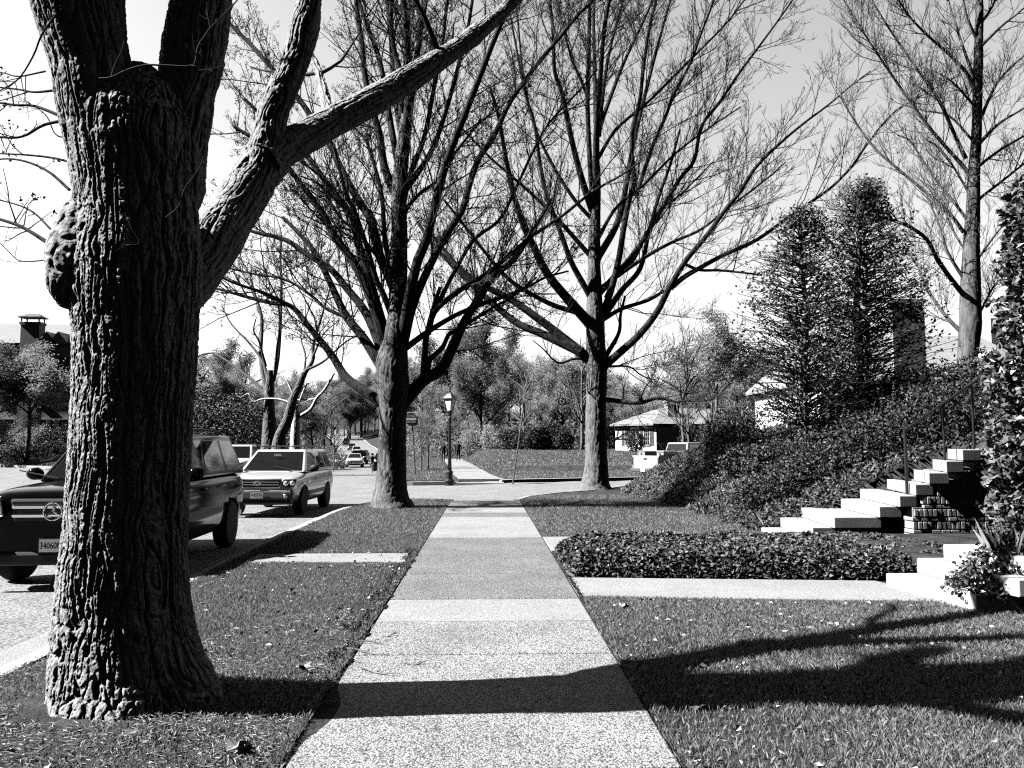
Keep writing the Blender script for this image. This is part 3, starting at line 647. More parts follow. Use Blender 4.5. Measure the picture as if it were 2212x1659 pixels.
T2 = [([(822,868),(780,840),(745,812),(715,765),(680,722),(630,663),(590,656),(540,644),(485,628),(452,621)],24,5),([(630,663),(571,633),(508,612),(466,593),(430,580)],10,4),
 ([(830,800),(783,727),(746,680),(715,615),(680,546),(646,505),(612,470)],26,8),([(746,685),(702,665),(674,640),(618,605),(540,590),(480,576)],9,3),
 ([(838,790),(805,705),(783,665),(752,627),(712,580),(665,552),(618,521),(555,505),(505,488)],26,7),([(845,780),(820,700),(796,633),(783,602),(758,558),(727,518),(687,450),(649,400),(610,350),(560,310),(505,275)],27,8),
 ([(836,740),(808,640),(790,577),(774,524),(762,471),(733,430),(712,405),(680,359),(650,320),(600,280),(530,215)],25,8),([(858,640),(840,595),(821,555),(802,477),(783,446),(758,405),(727,344),(708,300),(672,250),(640,205),(602,162),(540,94),(499,53),(470,20)],24,8),
 ([(850,690),(827,633),(812,602),(790,527),(765,455),(750,430),(735,380),(720,320)],15,7),([(862,440),(852,416),(830,359),(821,297),(808,250),(790,175),(780,87),(768,0)],21,10),
 ([(864,370),(858,344),(846,281),(821,134),(790,47),(775,0)],17,9),([(868,300),(855,220),(849,162),(845,90),(836,0)],14,9),([(874,320),(883,219),(880,130),(877,31),(870,-10)],24,12),([(876,300),(896,156),(908,78),(921,0)],20,10),
 ([(864,760),(885,640),(902,565),(921,518),(946,420),(968,344),(999,266),(1024,203),(1055,125),(1090,40),(1105,0)],27,10),([(872,740),(890,665),(915,602),(946,540),(977,487),(999,452),(1012,405),(1033,344),(1065,297),(1102,219),(1150,150),(1200,90),(1250,30),(1280,0)],22,7),
 ([(872,755),(927,715),(987,680),(1040,658),(1106,635),(1146,617),(1180,599),(1230,585)],15,4),([(925,716),(940,671),(993,627),(1040,599),(1087,562),(1146,511),(1218,461),(1280,411),(1343,374),(1383,345)],15,4),
 ([(930,690),(977,596),(1024,518),(1080,474),(1118,399),(1150,330),(1186,266),(1248,200),(1290,150)],11,4),([(870,870),(915,821),(952,799),(977,752),(1002,696),(1037,640),(1065,596),(1106,562),(1150,500),(1190,430)],32,8),
 ([(915,815),(918,760),(921,727),(933,674),(950,620)],17,8),([(924,795),(930,775),(955,752),(971,721),(993,715),(1010,700),(1071,662),(1106,643),(1160,600)],13,4),
 ([(862,560),(870,470),(905,420),(946,390),(985,330),(1040,260)],12,5),([(850,600),(832,520),(826,440),(815,380),(790,300)],14,7),([(870,420),(930,330),(960,250),(985,160),(1010,60),(1020,0)],14,7),
 ([(862,480),(885,380),(915,300),(935,200),(955,90),(965,0)],15,7),([(868,250),(868,170),(850,100),(845,30),(850,-20)],16,9),([(820,560),(770,500),(735,470),(690,400),(650,380)],9,4)]
sp2 = dict(den=(3.0, 4.2, 4.2), t0=(.16, .2, .2), len=(2.7, .95, .34), rad=(.018, .0085, .0052), ang=(22, 60), trop=.35, wob=.11, bias=.35)
tree_b = traced_tree('street_tree', 'bare tree at the kerb beside the silver car, its limbs fanning out low', (-2.37, 19.9, 0),
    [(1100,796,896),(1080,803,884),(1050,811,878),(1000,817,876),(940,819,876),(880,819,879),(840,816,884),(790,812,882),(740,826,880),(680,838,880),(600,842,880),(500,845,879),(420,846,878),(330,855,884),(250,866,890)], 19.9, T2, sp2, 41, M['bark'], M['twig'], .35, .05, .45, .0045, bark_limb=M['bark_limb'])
T3 = [([(1298,800),(1240,749),(1186,705),(1108,649),(1046,617),(999,583),(968,546),(935,505)],26,8),([(1250,758),(1168,720),(1118,699),(1074,664),(1024,620),(968,564),(935,530),(900,480)],22,7),
 ([(1280,706),(1218,636),(1180,586),(1152,527),(1133,486),(1111,417),(1093,328),(1080,250),(1060,180)],25,6),([(1275,690),(1243,674),(1193,658),(1124,621),(1086,589),(1040,533),(999,480),(960,430)],14,5),
 ([(1280,650),(1262,617),(1233,564),(1211,502),(1183,427),(1168,361),(1155,266),(1136,203),(1120,120),(1105,40)],15,4),([(1278,556),(1233,505),(1208,477),(1143,414),(1092,370),(1052,334),(1000,280)],12,4),
 ([(1278,450),(1258,391),(1236,306),(1215,203),(1199,156),(1196,80),(1190,0)],17,6),([(1271,215),(1250,160),(1236,131),(1218,62),(1205,0)],8,4),
 ([(1288,420),(1289,281),(1299,156),(1305,78),(1318,0)],18,8),([(1280,420),(1275,360),(1269,219),(1272,78),(1274,0)],13,8),([(1287,260),(1286,219),(1283,62),(1285,0)],11,6),([(1292,290),(1311,140),(1333,47),(1346,0)],11,5),
 ([(1294,290),(1299,265),(1327,187),(1352,125),(1396,31),(1412,-10)],11,5),
 ([(1300,795),(1343,758),(1383,721),(1421,671),(1446,621),(1480,564),(1524,511),(1574,442),(1596,416),(1632,360),(1686,306),(1736,264),(1787,225),(1837,183),(1880,150)],19,3),
 ([(1452,620),(1480,597),(1515,577),(1561,552),(1624,524),(1659,502),(1714,461),(1792,408),(1843,357),(1871,315),(1927,247),(1984,211),(2070,165)],12,3),([(1478,570),(1511,583),(1550,584),(1593,588),(1659,596)],8,4),([(1584,586),(1590,560),(1598,520),(1605,490)],3,2),
 ([(1300,692),(1343,667),(1399,649),(1436,627)],11,7),([(1296,693),(1318,633),(1336,564),(1346,502),(1358,439),(1371,392),(1366,340),(1368,281),(1383,219),(1392,150),(1405,62),(1421,0)],17,6),
 ([(1292,556),(1327,496),(1343,449),(1355,386),(1371,297),(1390,219),(1408,150),(1436,47),(1450,0)],17,5),([(1300,690),(1343,627),(1383,580),(1402,502),(1424,424),(1449,355),(1470,280)],15,5),
 ([(1300,628),(1361,558),(1399,502),(1430,449),(1468,386),(1499,346),(1515,272),(1555,219),(1593,162),(1659,72),(1710,0)],14,4),([(1375,420),(1411,312),(1436,256),(1458,200),(1493,134),(1515,72),(1543,0)],10,5),
 ([(1298,622),(1350,585),(1405,549),(1452,524),(1515,496),(1575,450),(1659,386),(1700,350)],11,3),([(1305,792),(1358,792),(1386,811),(1415,821)],6,2),
 ([(1308,863),(1350,868),(1383,870),(1425,859),(1470,868),(1485,833),(1500,812)],12,4),([(1345,868),(1347,845),(1343,820),(1342,805)],3,1.5),([(1382,868),(1392,840),(1405,822)],4,2),([(1475,866),(1492,800),(1498,770)],4,1.5),
 ([(1262,775),(1240,775),(1205,783),(1171,752),(1150,735)],7,2),([(1305,775),(1336,721),(1340,680),(1350,640)],12,5),([(1310,640),(1330,600),(1370,560),(1420,460),(1470,420),(1540,350)],9,3),([(1290,520),(1330,450),(1390,400),(1460,330),(1540,270),(1600,230)],9,3),
 ([(1288,350),(1330,280),(1400,220),(1470,150),(1560,60),(1600,10)],9,4),([(1285,480),(1240,430),(1190,350),(1150,260),(1130,160),(1120,60)],10,4)]
sp3 = dict(den=(2.2, 3.6, 3.8), t0=(.2, .2, .2), len=(3.3, 1.15, .42), rad=(.017, .0085, .006), ang=(20, 55), trop=.28, wob=.11, bias=.35)
z3 = float(zfun(3.9, 28.0))
traced_tree('street_tree', 'bare tree beside the bank with a tall straight leader and low side branch', (3.95, 28.4, 0),
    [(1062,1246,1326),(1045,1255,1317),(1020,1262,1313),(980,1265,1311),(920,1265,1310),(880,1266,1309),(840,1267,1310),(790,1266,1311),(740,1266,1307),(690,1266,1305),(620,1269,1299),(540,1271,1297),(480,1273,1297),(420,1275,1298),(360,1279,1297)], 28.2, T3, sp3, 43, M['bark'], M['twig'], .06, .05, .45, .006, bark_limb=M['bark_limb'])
T4 = [([(2085,725),(2071,712),(2036,674),(1999,618),(1983,577),(1960,540)],12,4),([(2086,640),(2071,624),(2027,565),(2002,518),(1958,487),(1900,470),(1833,455)],14,5),([(2090,610),(2074,590),(2045,540),(2030,490),(2010,440)],10,4),
 ([(2094,490),(2079,461),(2012,377),(1967,307),(1938,292)],9,4),([(2080,500),(2051,461),(1995,411),(1927,354),(1885,315),(1837,247),(1810,190)],10,4),([(2098,390),(2088,368),(2012,281),(1941,183),(1899,121),(1860,60)],11,4),
 ([(2085,340),(2068,304),(2029,219),(1995,169),(1941,93),(1899,28)],11,4),([(2104,190),(2090,160),(2051,118),(2012,84),(1970,42),(1941,0)],11,4),([(2104,165),(2096,146),(2074,84),(2051,11)],9,5),([(2112,112),(2121,98),(2165,55),(2212,17)],10,5),
 ([(2110,265),(2119,253),(2152,183),(2190,140),(2225,110)],10,5),([(2110,320),(2119,306),(2160,265),(2225,225)],11,5),([(2105,375),(2110,363),(2160,325),(2230,285)],9,5),([(2108,440),(2119,427),(2160,395),(2225,345)],9,5),
 ([(2104,575),(2111,561),(2140,520),(2161,493),(2190,460)],9,4),([(2104,700),(2130,650),(2150,615),(2190,575)],8,4),([(2112,90),(2090,40),(2080,0)],8,5),([(2113,60),(2140,20),(2150,0)],8,5),([(2098,560),(2060,500),(2035,440),(2010,400)],7,3),([(2100,430),(2060,360),(2030,320),(2000,300)],7,3),
 ([(2106,230),(2060,180),(2030,160)],7,3),([(2098,300),(2050,250),(2000,240),(1960,230)],7,3)]
sp4 = dict(den=(6.5, 6.0, 5.0), t0=(.15, .15, .15), len=(1.5, .7, .32), rad=(.012, .0062, .0042), ang=(25, 60), trop=.6, wob=.10, bias=.3)
traced_tree('garden_tree', 'tall straight garden tree with smooth pale bark behind the pointed evergreens', tuple(at(2088, 868, 20)),
    [(880,2064,2112),(840,2068,2110),(780,2067,2112),(700,2070,2122),(620,2073,2120),(540,2079,2118),(450,2086,2118),(370,2090,2118),(300,2097,2121),(200,2100,2123),(120,2103,2124),(40,2106,2125),(0,2107,2124),(-60,2109,2122),(-140,2111,2120)], 20, T4, sp4, 47, M['bark_pale'], M['twig_pale'], 0, .04, .6, .0045, amp=.008)

# unseen tree added over the road so that its twigs shade the verge
off = copy_tree(tree_b); off['label'] = 'unseen bare tree added across the road to shade the verge'; off.scale = (.8, .8, .8); off.location = (-14.8, 7.4, 0); off.rotation_euler = (0, 0, 1.9)
# ------------------------------------------------------------------ vehicles (local frame: nose towards -y, x across, z up)
def quad_panel(b, c4, th=.012, off=.006):
    c = np.array(c4, float); n = np.cross(c[1]-c[0], c[3]-c[0]); n /= np.linalg.norm(n)
    return b.hexa(np.concatenate([c+n*(off-th), c+n*off]))
def bil(Q, u, v):      # Q: front-bottom, rear-bottom, rear-top, front-top
    Q = np.array(Q, float); return (Q[0]*(1-u)+Q[1]*u)*(1-v)+(Q[3]*(1-u)+Q[2]*u)*v
def body_mesh(name, L, W, rows, mt, parent, wheels, wr, ztop_in=.9):
    rings = []
    for s, wf, zb, zt in rows:
        w, h, y = W/2*wf, zt-zb, -L/2+s*L
        half = [(.0, zb), (.72*w, zb), (.93*w, zb+.05*h), (w, zb+.30*h), (w, zb+.60*h), (.975*w, zb+.84*h), (ztop_in*w, zt-.015), (.6*w, zt+.012), (0, zt+.022)]
        rings.append([(x, y, z) for x, z in half]+[(-x, y, z) for x, z in half[-2:0:-1]])
    o = MB().loft(rings).build(name, mt, None, smooth=True, subsurf=2)
    cut = MB()
    for y in wheels:
        for sx in (-1, 1):
            cut.lathe([(0.001, 0), (wr*1.16, 0), (wr*1.16, .40), (.001, .40)], (sx*(W/2-.17)-.20, y, wr), 28, 'x')
    co = cut.build('cut', None); m = o.modifiers.new('arch', 'BOOLEAN'); m.object = co; m.operation = 'DIFFERENCE'; m.solver = 'EXACT'
    bpy.context.view_layer.update(); dg = bpy.context.evaluated_depsgraph_get()
    me = bpy.data.meshes.new_from_object(o.evaluated_get(dg)); old = o.data; o.modifiers.clear(); o.data = me
    for p in me.polygons: p.use_smooth = True
    bpy.data.objects.remove(co); o.parent = parent
    return o
def wheel(parent, x, y, wr, tw, side, spokes=5):
    b = MB(); w = tw/2
    b.lathe([(wr*.66, -w), (wr*.93, -w), (wr, -w*.6), (wr, w*.6), (wr*.93, w), (wr*.66, w)], (x, y, wr), 32, 'x'); t = b.build('wheel', M['rubber'], parent, smooth=False, bevel=.012)
    b = MB(); xo = x+side*w*.55
    b.lathe([(wr*.68, -w*.9), (wr*.70, w*.75), (wr*.60, w*.72), (wr*.58, -w*.5), (.01, -w*.5)], (x, y, wr), 28, 'x') if side > 0 else b.lathe([(wr*.68, w*.9), (wr*.70, -w*.75), (wr*.60, -w*.72), (wr*.58, w*.5), (.01, w*.5)], (x, y, wr), 28, 'x')
    b.build('wheel_barrel', M['plastic'], t)
    b = MB()
    b.lathe([(.001, -.015), (wr*.16, -.015), (wr*.16, .02), (.001, .02)], (xo, y, wr), 16, 'x')
    for k in range(spokes):
        a = 2*np.pi*k/spokes+.3
        for da in (-.13, .13):
            p0 = np.array([xo, y+math.cos(a)*wr*.1, wr+math.sin(a)*wr*.1]); p1 = np.array([xo, y+math.cos(a+da)*wr*.62, wr+math.sin(a+da)*wr*.62]); b.tube([p0, p1], [wr*.07, wr*.055], 6)
    b.lathe([(wr*.60, -.02), (wr*.69, -.02), (wr*.69, .012), (wr*.60, .012)], (xo, y, wr), 28, 'x')
    b.build('rim', M['alloy'], t, bevel=.004)
    return t
def text(parent, body, size, loc, m, rotz=0.0, ext=.003, sx=1.0):
    cu = bpy.data.curves.new('lettering', 'FONT'); cu.body = body; cu.size = size; cu.align_x = 'CENTER'; cu.align_y = 'CENTER'; cu.extrude = ext; cu.resolution_u = 3
    tmp = bpy.data.objects.new('lettering', cu); COL.objects.link(tmp); bpy.context.view_layer.update()
    me = bpy.data.meshes.new_from_object(tmp.evaluated_get(bpy.context.evaluated_depsgraph_get())); bpy.data.objects.remove(tmp)
    o = link_mesh('lettering', me, m, parent); o.location = loc; o.rotation_euler = (math.pi/2, 0, rotz); o.scale = (sx, 1, 1); return o
def plate(parent, y, z, txt, m=None, w=.31, h=.155):
    b = MB(); b.box(-w/2, w/2, y, y+.012, z-h/2, z+h/2); p = b.build('number_plate', m or M['plate'], parent, bevel=.006)
    b = MB()
    for x0, x1, z0, z1 in ((-w/2-.008,w/2+.008,z+h/2,z+h/2+.008),(-w/2-.008,w/2+.008,z-h/2-.008,z-h/2),(-w/2-.008,-w/2,z-h/2,z+h/2),(w/2,w/2+.008,z-h/2,z+h/2)): b.box(x0, x1, y-.004, y+.012, z0, z1)
    b.build('plate_frame', M['steel'], p)
    if txt: text(p, txt, .105, (0, y-.002, z-.004), M['ink'], sx=.72)
    return p
def car(label, loc, rz, paint, L, W, H, wr, rows, gh, wheels, cat='car', group=None, name='parked_car', pillars=(0, .37, .40, .70, .73, 1), detail=True, rails=False, clad=None, plate_txt=None, lamps=None, grille=None, plate_z=.62, visor=True):
    r = empty(name, loc, rz, label, cat, group)
    body = body_mesh('body', L, W, rows, paint, r, wheels, wr)
    y0, y1, y2, y3, zb, wb, wt = gh
    Qs = [[(s*wb, y0, zb), (s*wb, y3, zb), (s*wt, y2, H), (s*wt, y1, H)] for s in (-1, 1)]
    cab = MB(); A, B_ = Qs
    cab.hexa([A[0], B_[0], B_[1], A[1], A[3], B_[3], B_[2], A[2]]); c = cab.build('cabin', paint, r, smooth=False, bevel=.055, seg=4)
    for s, Q in zip((-1, 1), Qs):
        for k in range(0, len(pillars), 2):
            u0, u1 = pillars[k]+(.045 if k == 0 else .008), pillars[k+1]-(.05 if k == len(pillars)-2 else .008)
            c4 = [bil(Q, u0, .13), bil(Q, u1, .13), bil(Q, u1, .86), bil(Q, u0, .86)]
            if s > 0: pass
            else: c4 = [c4[1], c4[0], c4[3], c4[2]]
            b = MB(); quad_panel(b, c4); b.build('side_window', M['carglass'], r, bevel=.004)
    def face(Q, nm, u0=.055, u1=.945, v0=.06, v1=.90):
        b = MB(); quad_panel(b, [bil(Q, u0, v0), bil(Q, u1, v0), bil(Q, u1, v1), bil(Q, u0, v1)]); return b.build(nm, M['carglass'], r, bevel=.004)
    ws = face([A[0], B_[0], B_[3], A[3]], 'windscreen'); face([B_[1], A[1], A[2], B_[2]], 'rear_window')
    if detail:
        for s in (-1, 1):
            b = MB(); p = np.array([s*(wb-.28), y0-.005, zb+.05]); b.tube([p, p+[-.55*1.0, (y1-y0)*.16, .10]], .009, 5); b.build('wiper', M['plastic'], ws)
    for s in (-1, 1):
        for y in wheels: wheel(r, s*(W/2-.115), y, wr, .23, s)
        b = MB(); b.ball((s*(W/2+.10), y0+.30, zb+.10), (.115, .075, .085), 14, 8); b.cbox((s*(W/2-.02), y0+.30, zb+.04), (.14, .05, .04)); b.build('wing_mirror', M['plastic'] if clad else paint, r, smooth=True)
        for k in (0, 1):
            y = y0+.95+k*.95
            if y < y3-.35: b = MB(); b.tube([(s*(W/2+.01), y, zb-.15), (s*(W/2+.022), y+.08, zb-.145), (s*(W/2+.01), y+.17, zb-.15)], .013, 6); b.build('door_handle', paint, r)
    if clad:
        z0, z1, ins = clad
        for s in (-1, 1):
            b = MB(); b.box(s*(W/2)-.012, s*(W/2)+.012, wheels[0]+wr*1.25, wheels[1]-wr*1.25, z0, z1); b.build('side_moulding', M['cladding'], r, bevel=.008)
    if rails:
        for s in (-1, 1):
            b = MB(); x = s*(wt-.08); b.tube(spline([(x, y1+.25, H-.02), (x, y1+.42, H+.055), (x, (y1+y2)/2, H+.075), (x, y2-.35, H+.06), (x, y2-.12, H-.02)], 18), .02, 7); b.build('roof_rail', M['plastic'], r, smooth=True)
    yf = -L/2
    if grille: grille(r, yf)
    if lamps: lamps(r, yf)
    if plate_txt is not None: plate(r, yf-(.075 if clad else .04), plate_z, plate_txt)
    return r
def put(px, Y, dz=0.0, x=None):
    p = at(px, 961, Y); X_ = p[0] if x is None else x
    return (float(X_), float(Y), float(road_z(X_, Y))+dz)

# ---- black luxury SUV behind the foreground trunk
def lux_grille(r, y):
    b = MB(); b.prism([(-.46, y-.012, .80), (.46, y-.012, .80), (.51, y-.012, 1.06), (-.51, y-.012, 1.06)], (0, .06, 0)); gr = b.build('grille', M['plastic'], r, bevel=.03)
    for z in (.87, .97):
        b = MB(); b.prism([(-.46, y-.045, z-.022), (.46, y-.045, z-.022), (.47, y-.045, z+.022), (-.47, y-.045, z+.022)], (0, .03, 0)); b.build('grille_bar', M['chrome'], gr, bevel=.012)
    b = MB(); a = np.linspace(0, 2*np.pi, 40); b.tube(np.c_[.10*np.cos(a), np.full(40, y-.07), .92+.10*np.sin(a)], .010, 8, cap=False)
    for k in range(3):
        q = math.pi/2+k*2*math.pi/3; tip = (.097*math.cos(q), y-.07, .92+.097*math.sin(q))
        s1 = (.020*math.cos(q+1.05), y-.06, .92+.020*math.sin(q+1.05)); s2 = (.020*math.cos(q-1.05), y-.06, .92+.020*math.sin(q-1.05)); c = (0, y-.09, .92)
        b.add([tip, s1, c, s2, (0, y-.05, .92)], [[[0, 1, 2], [0, 2, 3], [0, 4, 1], [0, 3, 4]]])
    b.build('star_emblem', M['chrome'], gr, smooth=False)
    b = MB(); b.prism([(-.9, y-.015, .30), (.9, y-.015, .30), (.9, y-.015, .46), (-.9, y-.015, .46)], (0, .1, 0)); lo_ = b.build('bumper_intake', M['plastic'], r, bevel=.04)
    for s in (-1, 1):
        for z in (.55, .60, .65): b = MB(); b.box(s*.74-.09, s*.74+.09, y-.02, y+.05, z-.008, z+.008); b.build('intake_slat', M['chrome'], r)
def lux_lamps(r, y):
    for s in (-1, 1):
        b = MB(); ring = [(s*.55, y+.0, .86), (s*.84, y+.09, .87), (s*.93, y+.26, 1.04), (s*.84, y+.14, 1.13), (s*.60, y+.0, 1.08)]
        b.prism(ring if s > 0 else ring[::-1], (0, -.055, 0)); h = b.build('headlight', M['lens'], r, bevel=.03, seg=3)
        for dx, dz in ((-.0, .93), (.11, .91)): b = MB(); b.ball((s*(.67+dx*1.3), y-.03+dx*.75, dz+.06), (.07, .05, .07), 14, 8); b.build('lamp_reflector', M['chrome'], h, smooth=True)
suv_rows = [(0,.74,.44,1.07),(.012,.86,.34,1.13),(.06,.955,.28,1.17),(.2,.985,.27,1.20),(.29,1,.27,1.22),(.6,1,.27,1.22),(.88,.99,.28,1.23),(.97,.95,.32,1.20),(1,.88,.42,1.12)]
A8 = np.array([-4.96, 9.45]); B8 = np.array([-5.2, 14.5]); mid = (A8+B8)/2; dv = (B8-A8)/np.linalg.norm(B8-A8); rz8 = math.atan2(-dv[0], dv[1])
car('black luxury sport utility vehicle with star emblem grille, partly hidden by the foreground trunk', (mid[0], mid[1], road_z(mid[0], mid[1])), rz8, M['black_car'], 5.08, 1.92, 1.84, .385, suv_rows,
    (-1.18, -.42, 2.05, 2.42, 1.19, .90, .70), (-1.63, 1.44), grille=lux_grille, lamps=lux_lamps, rails=True, plate_txt='34060M7', plate_z=.53, pillars=(0, .33, .355, .66, .685, 1))
# ---- silver wagon
def wag_grille(r, y):
    b = MB(); b.prism([(-.50, y-.012, .70), (.50, y-.012, .70), (.56, y-.012, .885), (-.56, y-.012, .885)], (0, .06, 0)); gr = b.build('grille', M['plastic'], r, bevel=.035, seg=3)
    b = MB()
    for ring in ([(-.51,.69),(.51,.69),(.575,.895),(-.575,.895),(-.51,.69)],): b.tube([(x, y-.018, z) for x, z in ring], .012, 6)
    b.build('grille_surround', M['chrome'], gr)
    for z in (.76, .82): b = MB(); b.box(-.5, .5, y-.028, y, z-.009, z+.009); b.build('grille_bar', M['alloy'], gr)
    b = MB(); a = np.linspace(0, 2*np.pi, 28); b.tube(np.c_[.085*np.cos(a), np.full(28, y-.045), .795+.045*np.sin(a)], .008, 6, cap=False)
    for sx, sz, q in ((-.045,.012,.02),(.0,.015,.013),(.03,.018,.012),(.0,-.016,.012),(.035,-.014,.012),(.055,.0,.011)): b.ball((sx, y-.045, .795+sz), (q, .01, q), 8, 5)
    b.build('star_badge', M['chrome'], gr)
    b = MB(); b.box(-.80, .80, y-.035, y+.14, .30, .40); b.box(-.82, .82, y-.05, y+.10, .41, .64); b.build('bumper', M['cladding'], r, bevel=.05, seg=3)
def wag_lamps(r, y):
    for s in (-1, 1):
        b = MB(); ring = [(s*.58, y+.0, .695), (s*.83, y+.10, .70), (s*.865, y+.21, .88), (s*.60, y+.0, .885)]; b.prism(ring if s > 0 else ring[::-1], (0, -.05, 0)); h = b.build('headlight', M['glass'], r, bevel=.02)
        for dx in (0, .13): b = MB(); b.ball((s*(.665+dx), y-.045+dx*.45, .79), (.06, .03, .062), 14, 8); b.build('lamp_reflector', M['lens'], h, smooth=True)
        b = MB(); b.lathe([(.001, -.06), (.085, -.06), (.10, -.045), (.10, .05), (.001, .05)], (s*.66, y+.0, .50), 20, 'y'); fl = b.build('fog_light', M['plastic'], r); b = MB(); b.ball((s*.66, y-.055, .50), (.055, .02, .055), 12, 6); b.build('lamp_reflector', M['alloy'], fl, smooth=True)
wag_rows = [(0,.76,.40,.80),(.015,.88,.32,.88),(.07,.96,.26,.93),(.2,.985,.25,.985),(.29,1,.25,1.03),(.6,1,.25,1.05),(.88,.985,.27,1.06),(.97,.94,.32,1.03),(1,.86,.42,.95)]
W1 = car('silver station wagon with roof rack and grey bumper parked at the kerb, facing us', (-5.22, 20.95, road_z(-4.9, 19.5)), RAD(-1.5), M['silver_car'], 4.45, 1.74, 1.56, .33, wag_rows,
    (-1.10, -.30, 1.72, 2.08, 1.01, .82, .63), (-1.33, 1.2), grille=wag_grille, lamps=wag_lamps, rails=True, clad=(.46, .56, 0), plate_txt='4\u00b785978', plate_z=.53)
for y in (-.1, .75): b = MB(); b.tube([(-.64, y, 1.645), (.64, y, 1.645)], .018, 6); b.build('roof_bar', M['plastic'], W1)
b = MB(); b.box(-.09, .09, -.66, -.63, 1.40, 1.45); b.build('rear_view_mirror', M['lens'], W1)
# ---- further cars down the street
def simple_front(hz, gz, gw, lens=True, dark=True):
    def f(r, y):
        b = MB(); b.prism([(-gw*.8, y-.015, gz-.10), (gw*.8, y-.015, gz-.10), (gw, y-.015, gz+.09), (-gw, y-.015, gz+.09)], (0, .06, 0)); b.build('grille', M['plastic'], r, bevel=.02)
        b = MB(); b.prism([(-.6, y-.012, .25), (.6, y-.012, .25), (.62, y-.012, .38), (-.62, y-.012, .38)], (0, .08, 0)); b.build('bumper_intake', M['plastic'], r, bevel=.02)
    def g_(r, y):
        for s in (-1, 1):
            b = MB(); ring = [(s*(gw+.05), y+.02, hz-.08), (s*.78, y+.14, hz-.05), (s*.83, y+.32, hz+.11), (s*(gw+.1), y+.04, hz+.05)]; b.prism(ring if s > 0 else ring[::-1], (0, -.05, 0)); b.build('headlight', M['lens'], r, bevel=.015)
    return dict(grille=f, lamps=g_)
hat_rows = [(0,.72,.36,.72),(.015,.86,.26,.78),(.07,.96,.22,.84),(.22,.99,.20,.93),(.32,1,.20,.98),(.6,1,.20,1.0),(.88,.98,.22,1.02),(.97,.92,.28,.98),(1,.84,.36,.90)]
hat_gh = (-.95, .05, 1.45, 1.95, .94, .80, .58); cg = 'cars parked along the far kerb'
a = RAD(6)
car('white hatchback with dark oval grille, nearest of the row parked down the street', put(722, 75), a, M['white_car'], 4.3, 1.78, 1.48, .32, hat_rows, hat_gh, (-1.3, 1.25), group=cg, plate_txt='', plate_z=.5, **simple_front(.72, .60, .45))
car('pale saloon with small grille, parked close behind the white hatchback', put(767, 84), a, M['silver_car'], 4.5, 1.76, 1.42, .31, hat_rows, (-.9, .0, 1.05, 1.75, .94, .79, .56), (-1.3, 1.25), group=cg, plate_txt='', plate_z=.48, **simple_front(.70, .58, .28))
suvf = simple_front(.88, .78, .5)
car('black parked car seen at an angle behind the pale saloon', put(778, 96), a, M['black_car'], 4.5, 1.82, 1.56, .34, wag_rows, (-1.1, -.3, 1.72, 2.08, 1.01, .84, .66), (-1.33, 1.25), group=cg, **suvf)
car('dark grey parked car, next in line beyond the black one', put(783, 108), a, M['grey_car'], 4.5, 1.80, 1.50, .33, wag_rows, (-1.1, -.3, 1.72, 2.08, 1.01, .84, .66), (-1.33, 1.25), group=cg, **suvf)
car('small pale car in the middle of the parked row, roof above the dark cars', put(771, 150), RAD(8), M['white_car'], 4.6, 1.85, 1.65, .34, wag_rows, (-1.1, -.3, 1.72, 2.08, 1.01, .84, .66), (-1.33, 1.25), group=cg, **suvf)
car('dark car with pale roofline above the small pale car', put(760, 178), RAD(9), M['grey_car'], 4.6, 1.85, 1.7, .34, wag_rows, (-1.1, -.3, 1.72, 2.08, 1.01, .84, .66), (-1.33, 1.25), group=cg, **suvf)
car('distant grey van at the top end of the parked row', put(748, 215), RAD(10), M['grey_car'], 5.2, 2.0, 2.2, .36, suv_rows, (-1.9, -1.2, 2.3, 2.5, 1.2, .93, .82), (-1.6, 1.5), cat='van', group=cg, **suvf)
car('black car half hidden beside the second trunk, on the right side of the street', put(884, 66, x=-8.3), RAD(5), M['black_car'], 4.5, 1.8, 1.5, .33, wag_rows, (-1.1, -.3, 1.72, 2.08, 1.01, .84, .66), (-1.33, 1.25), **suvf)

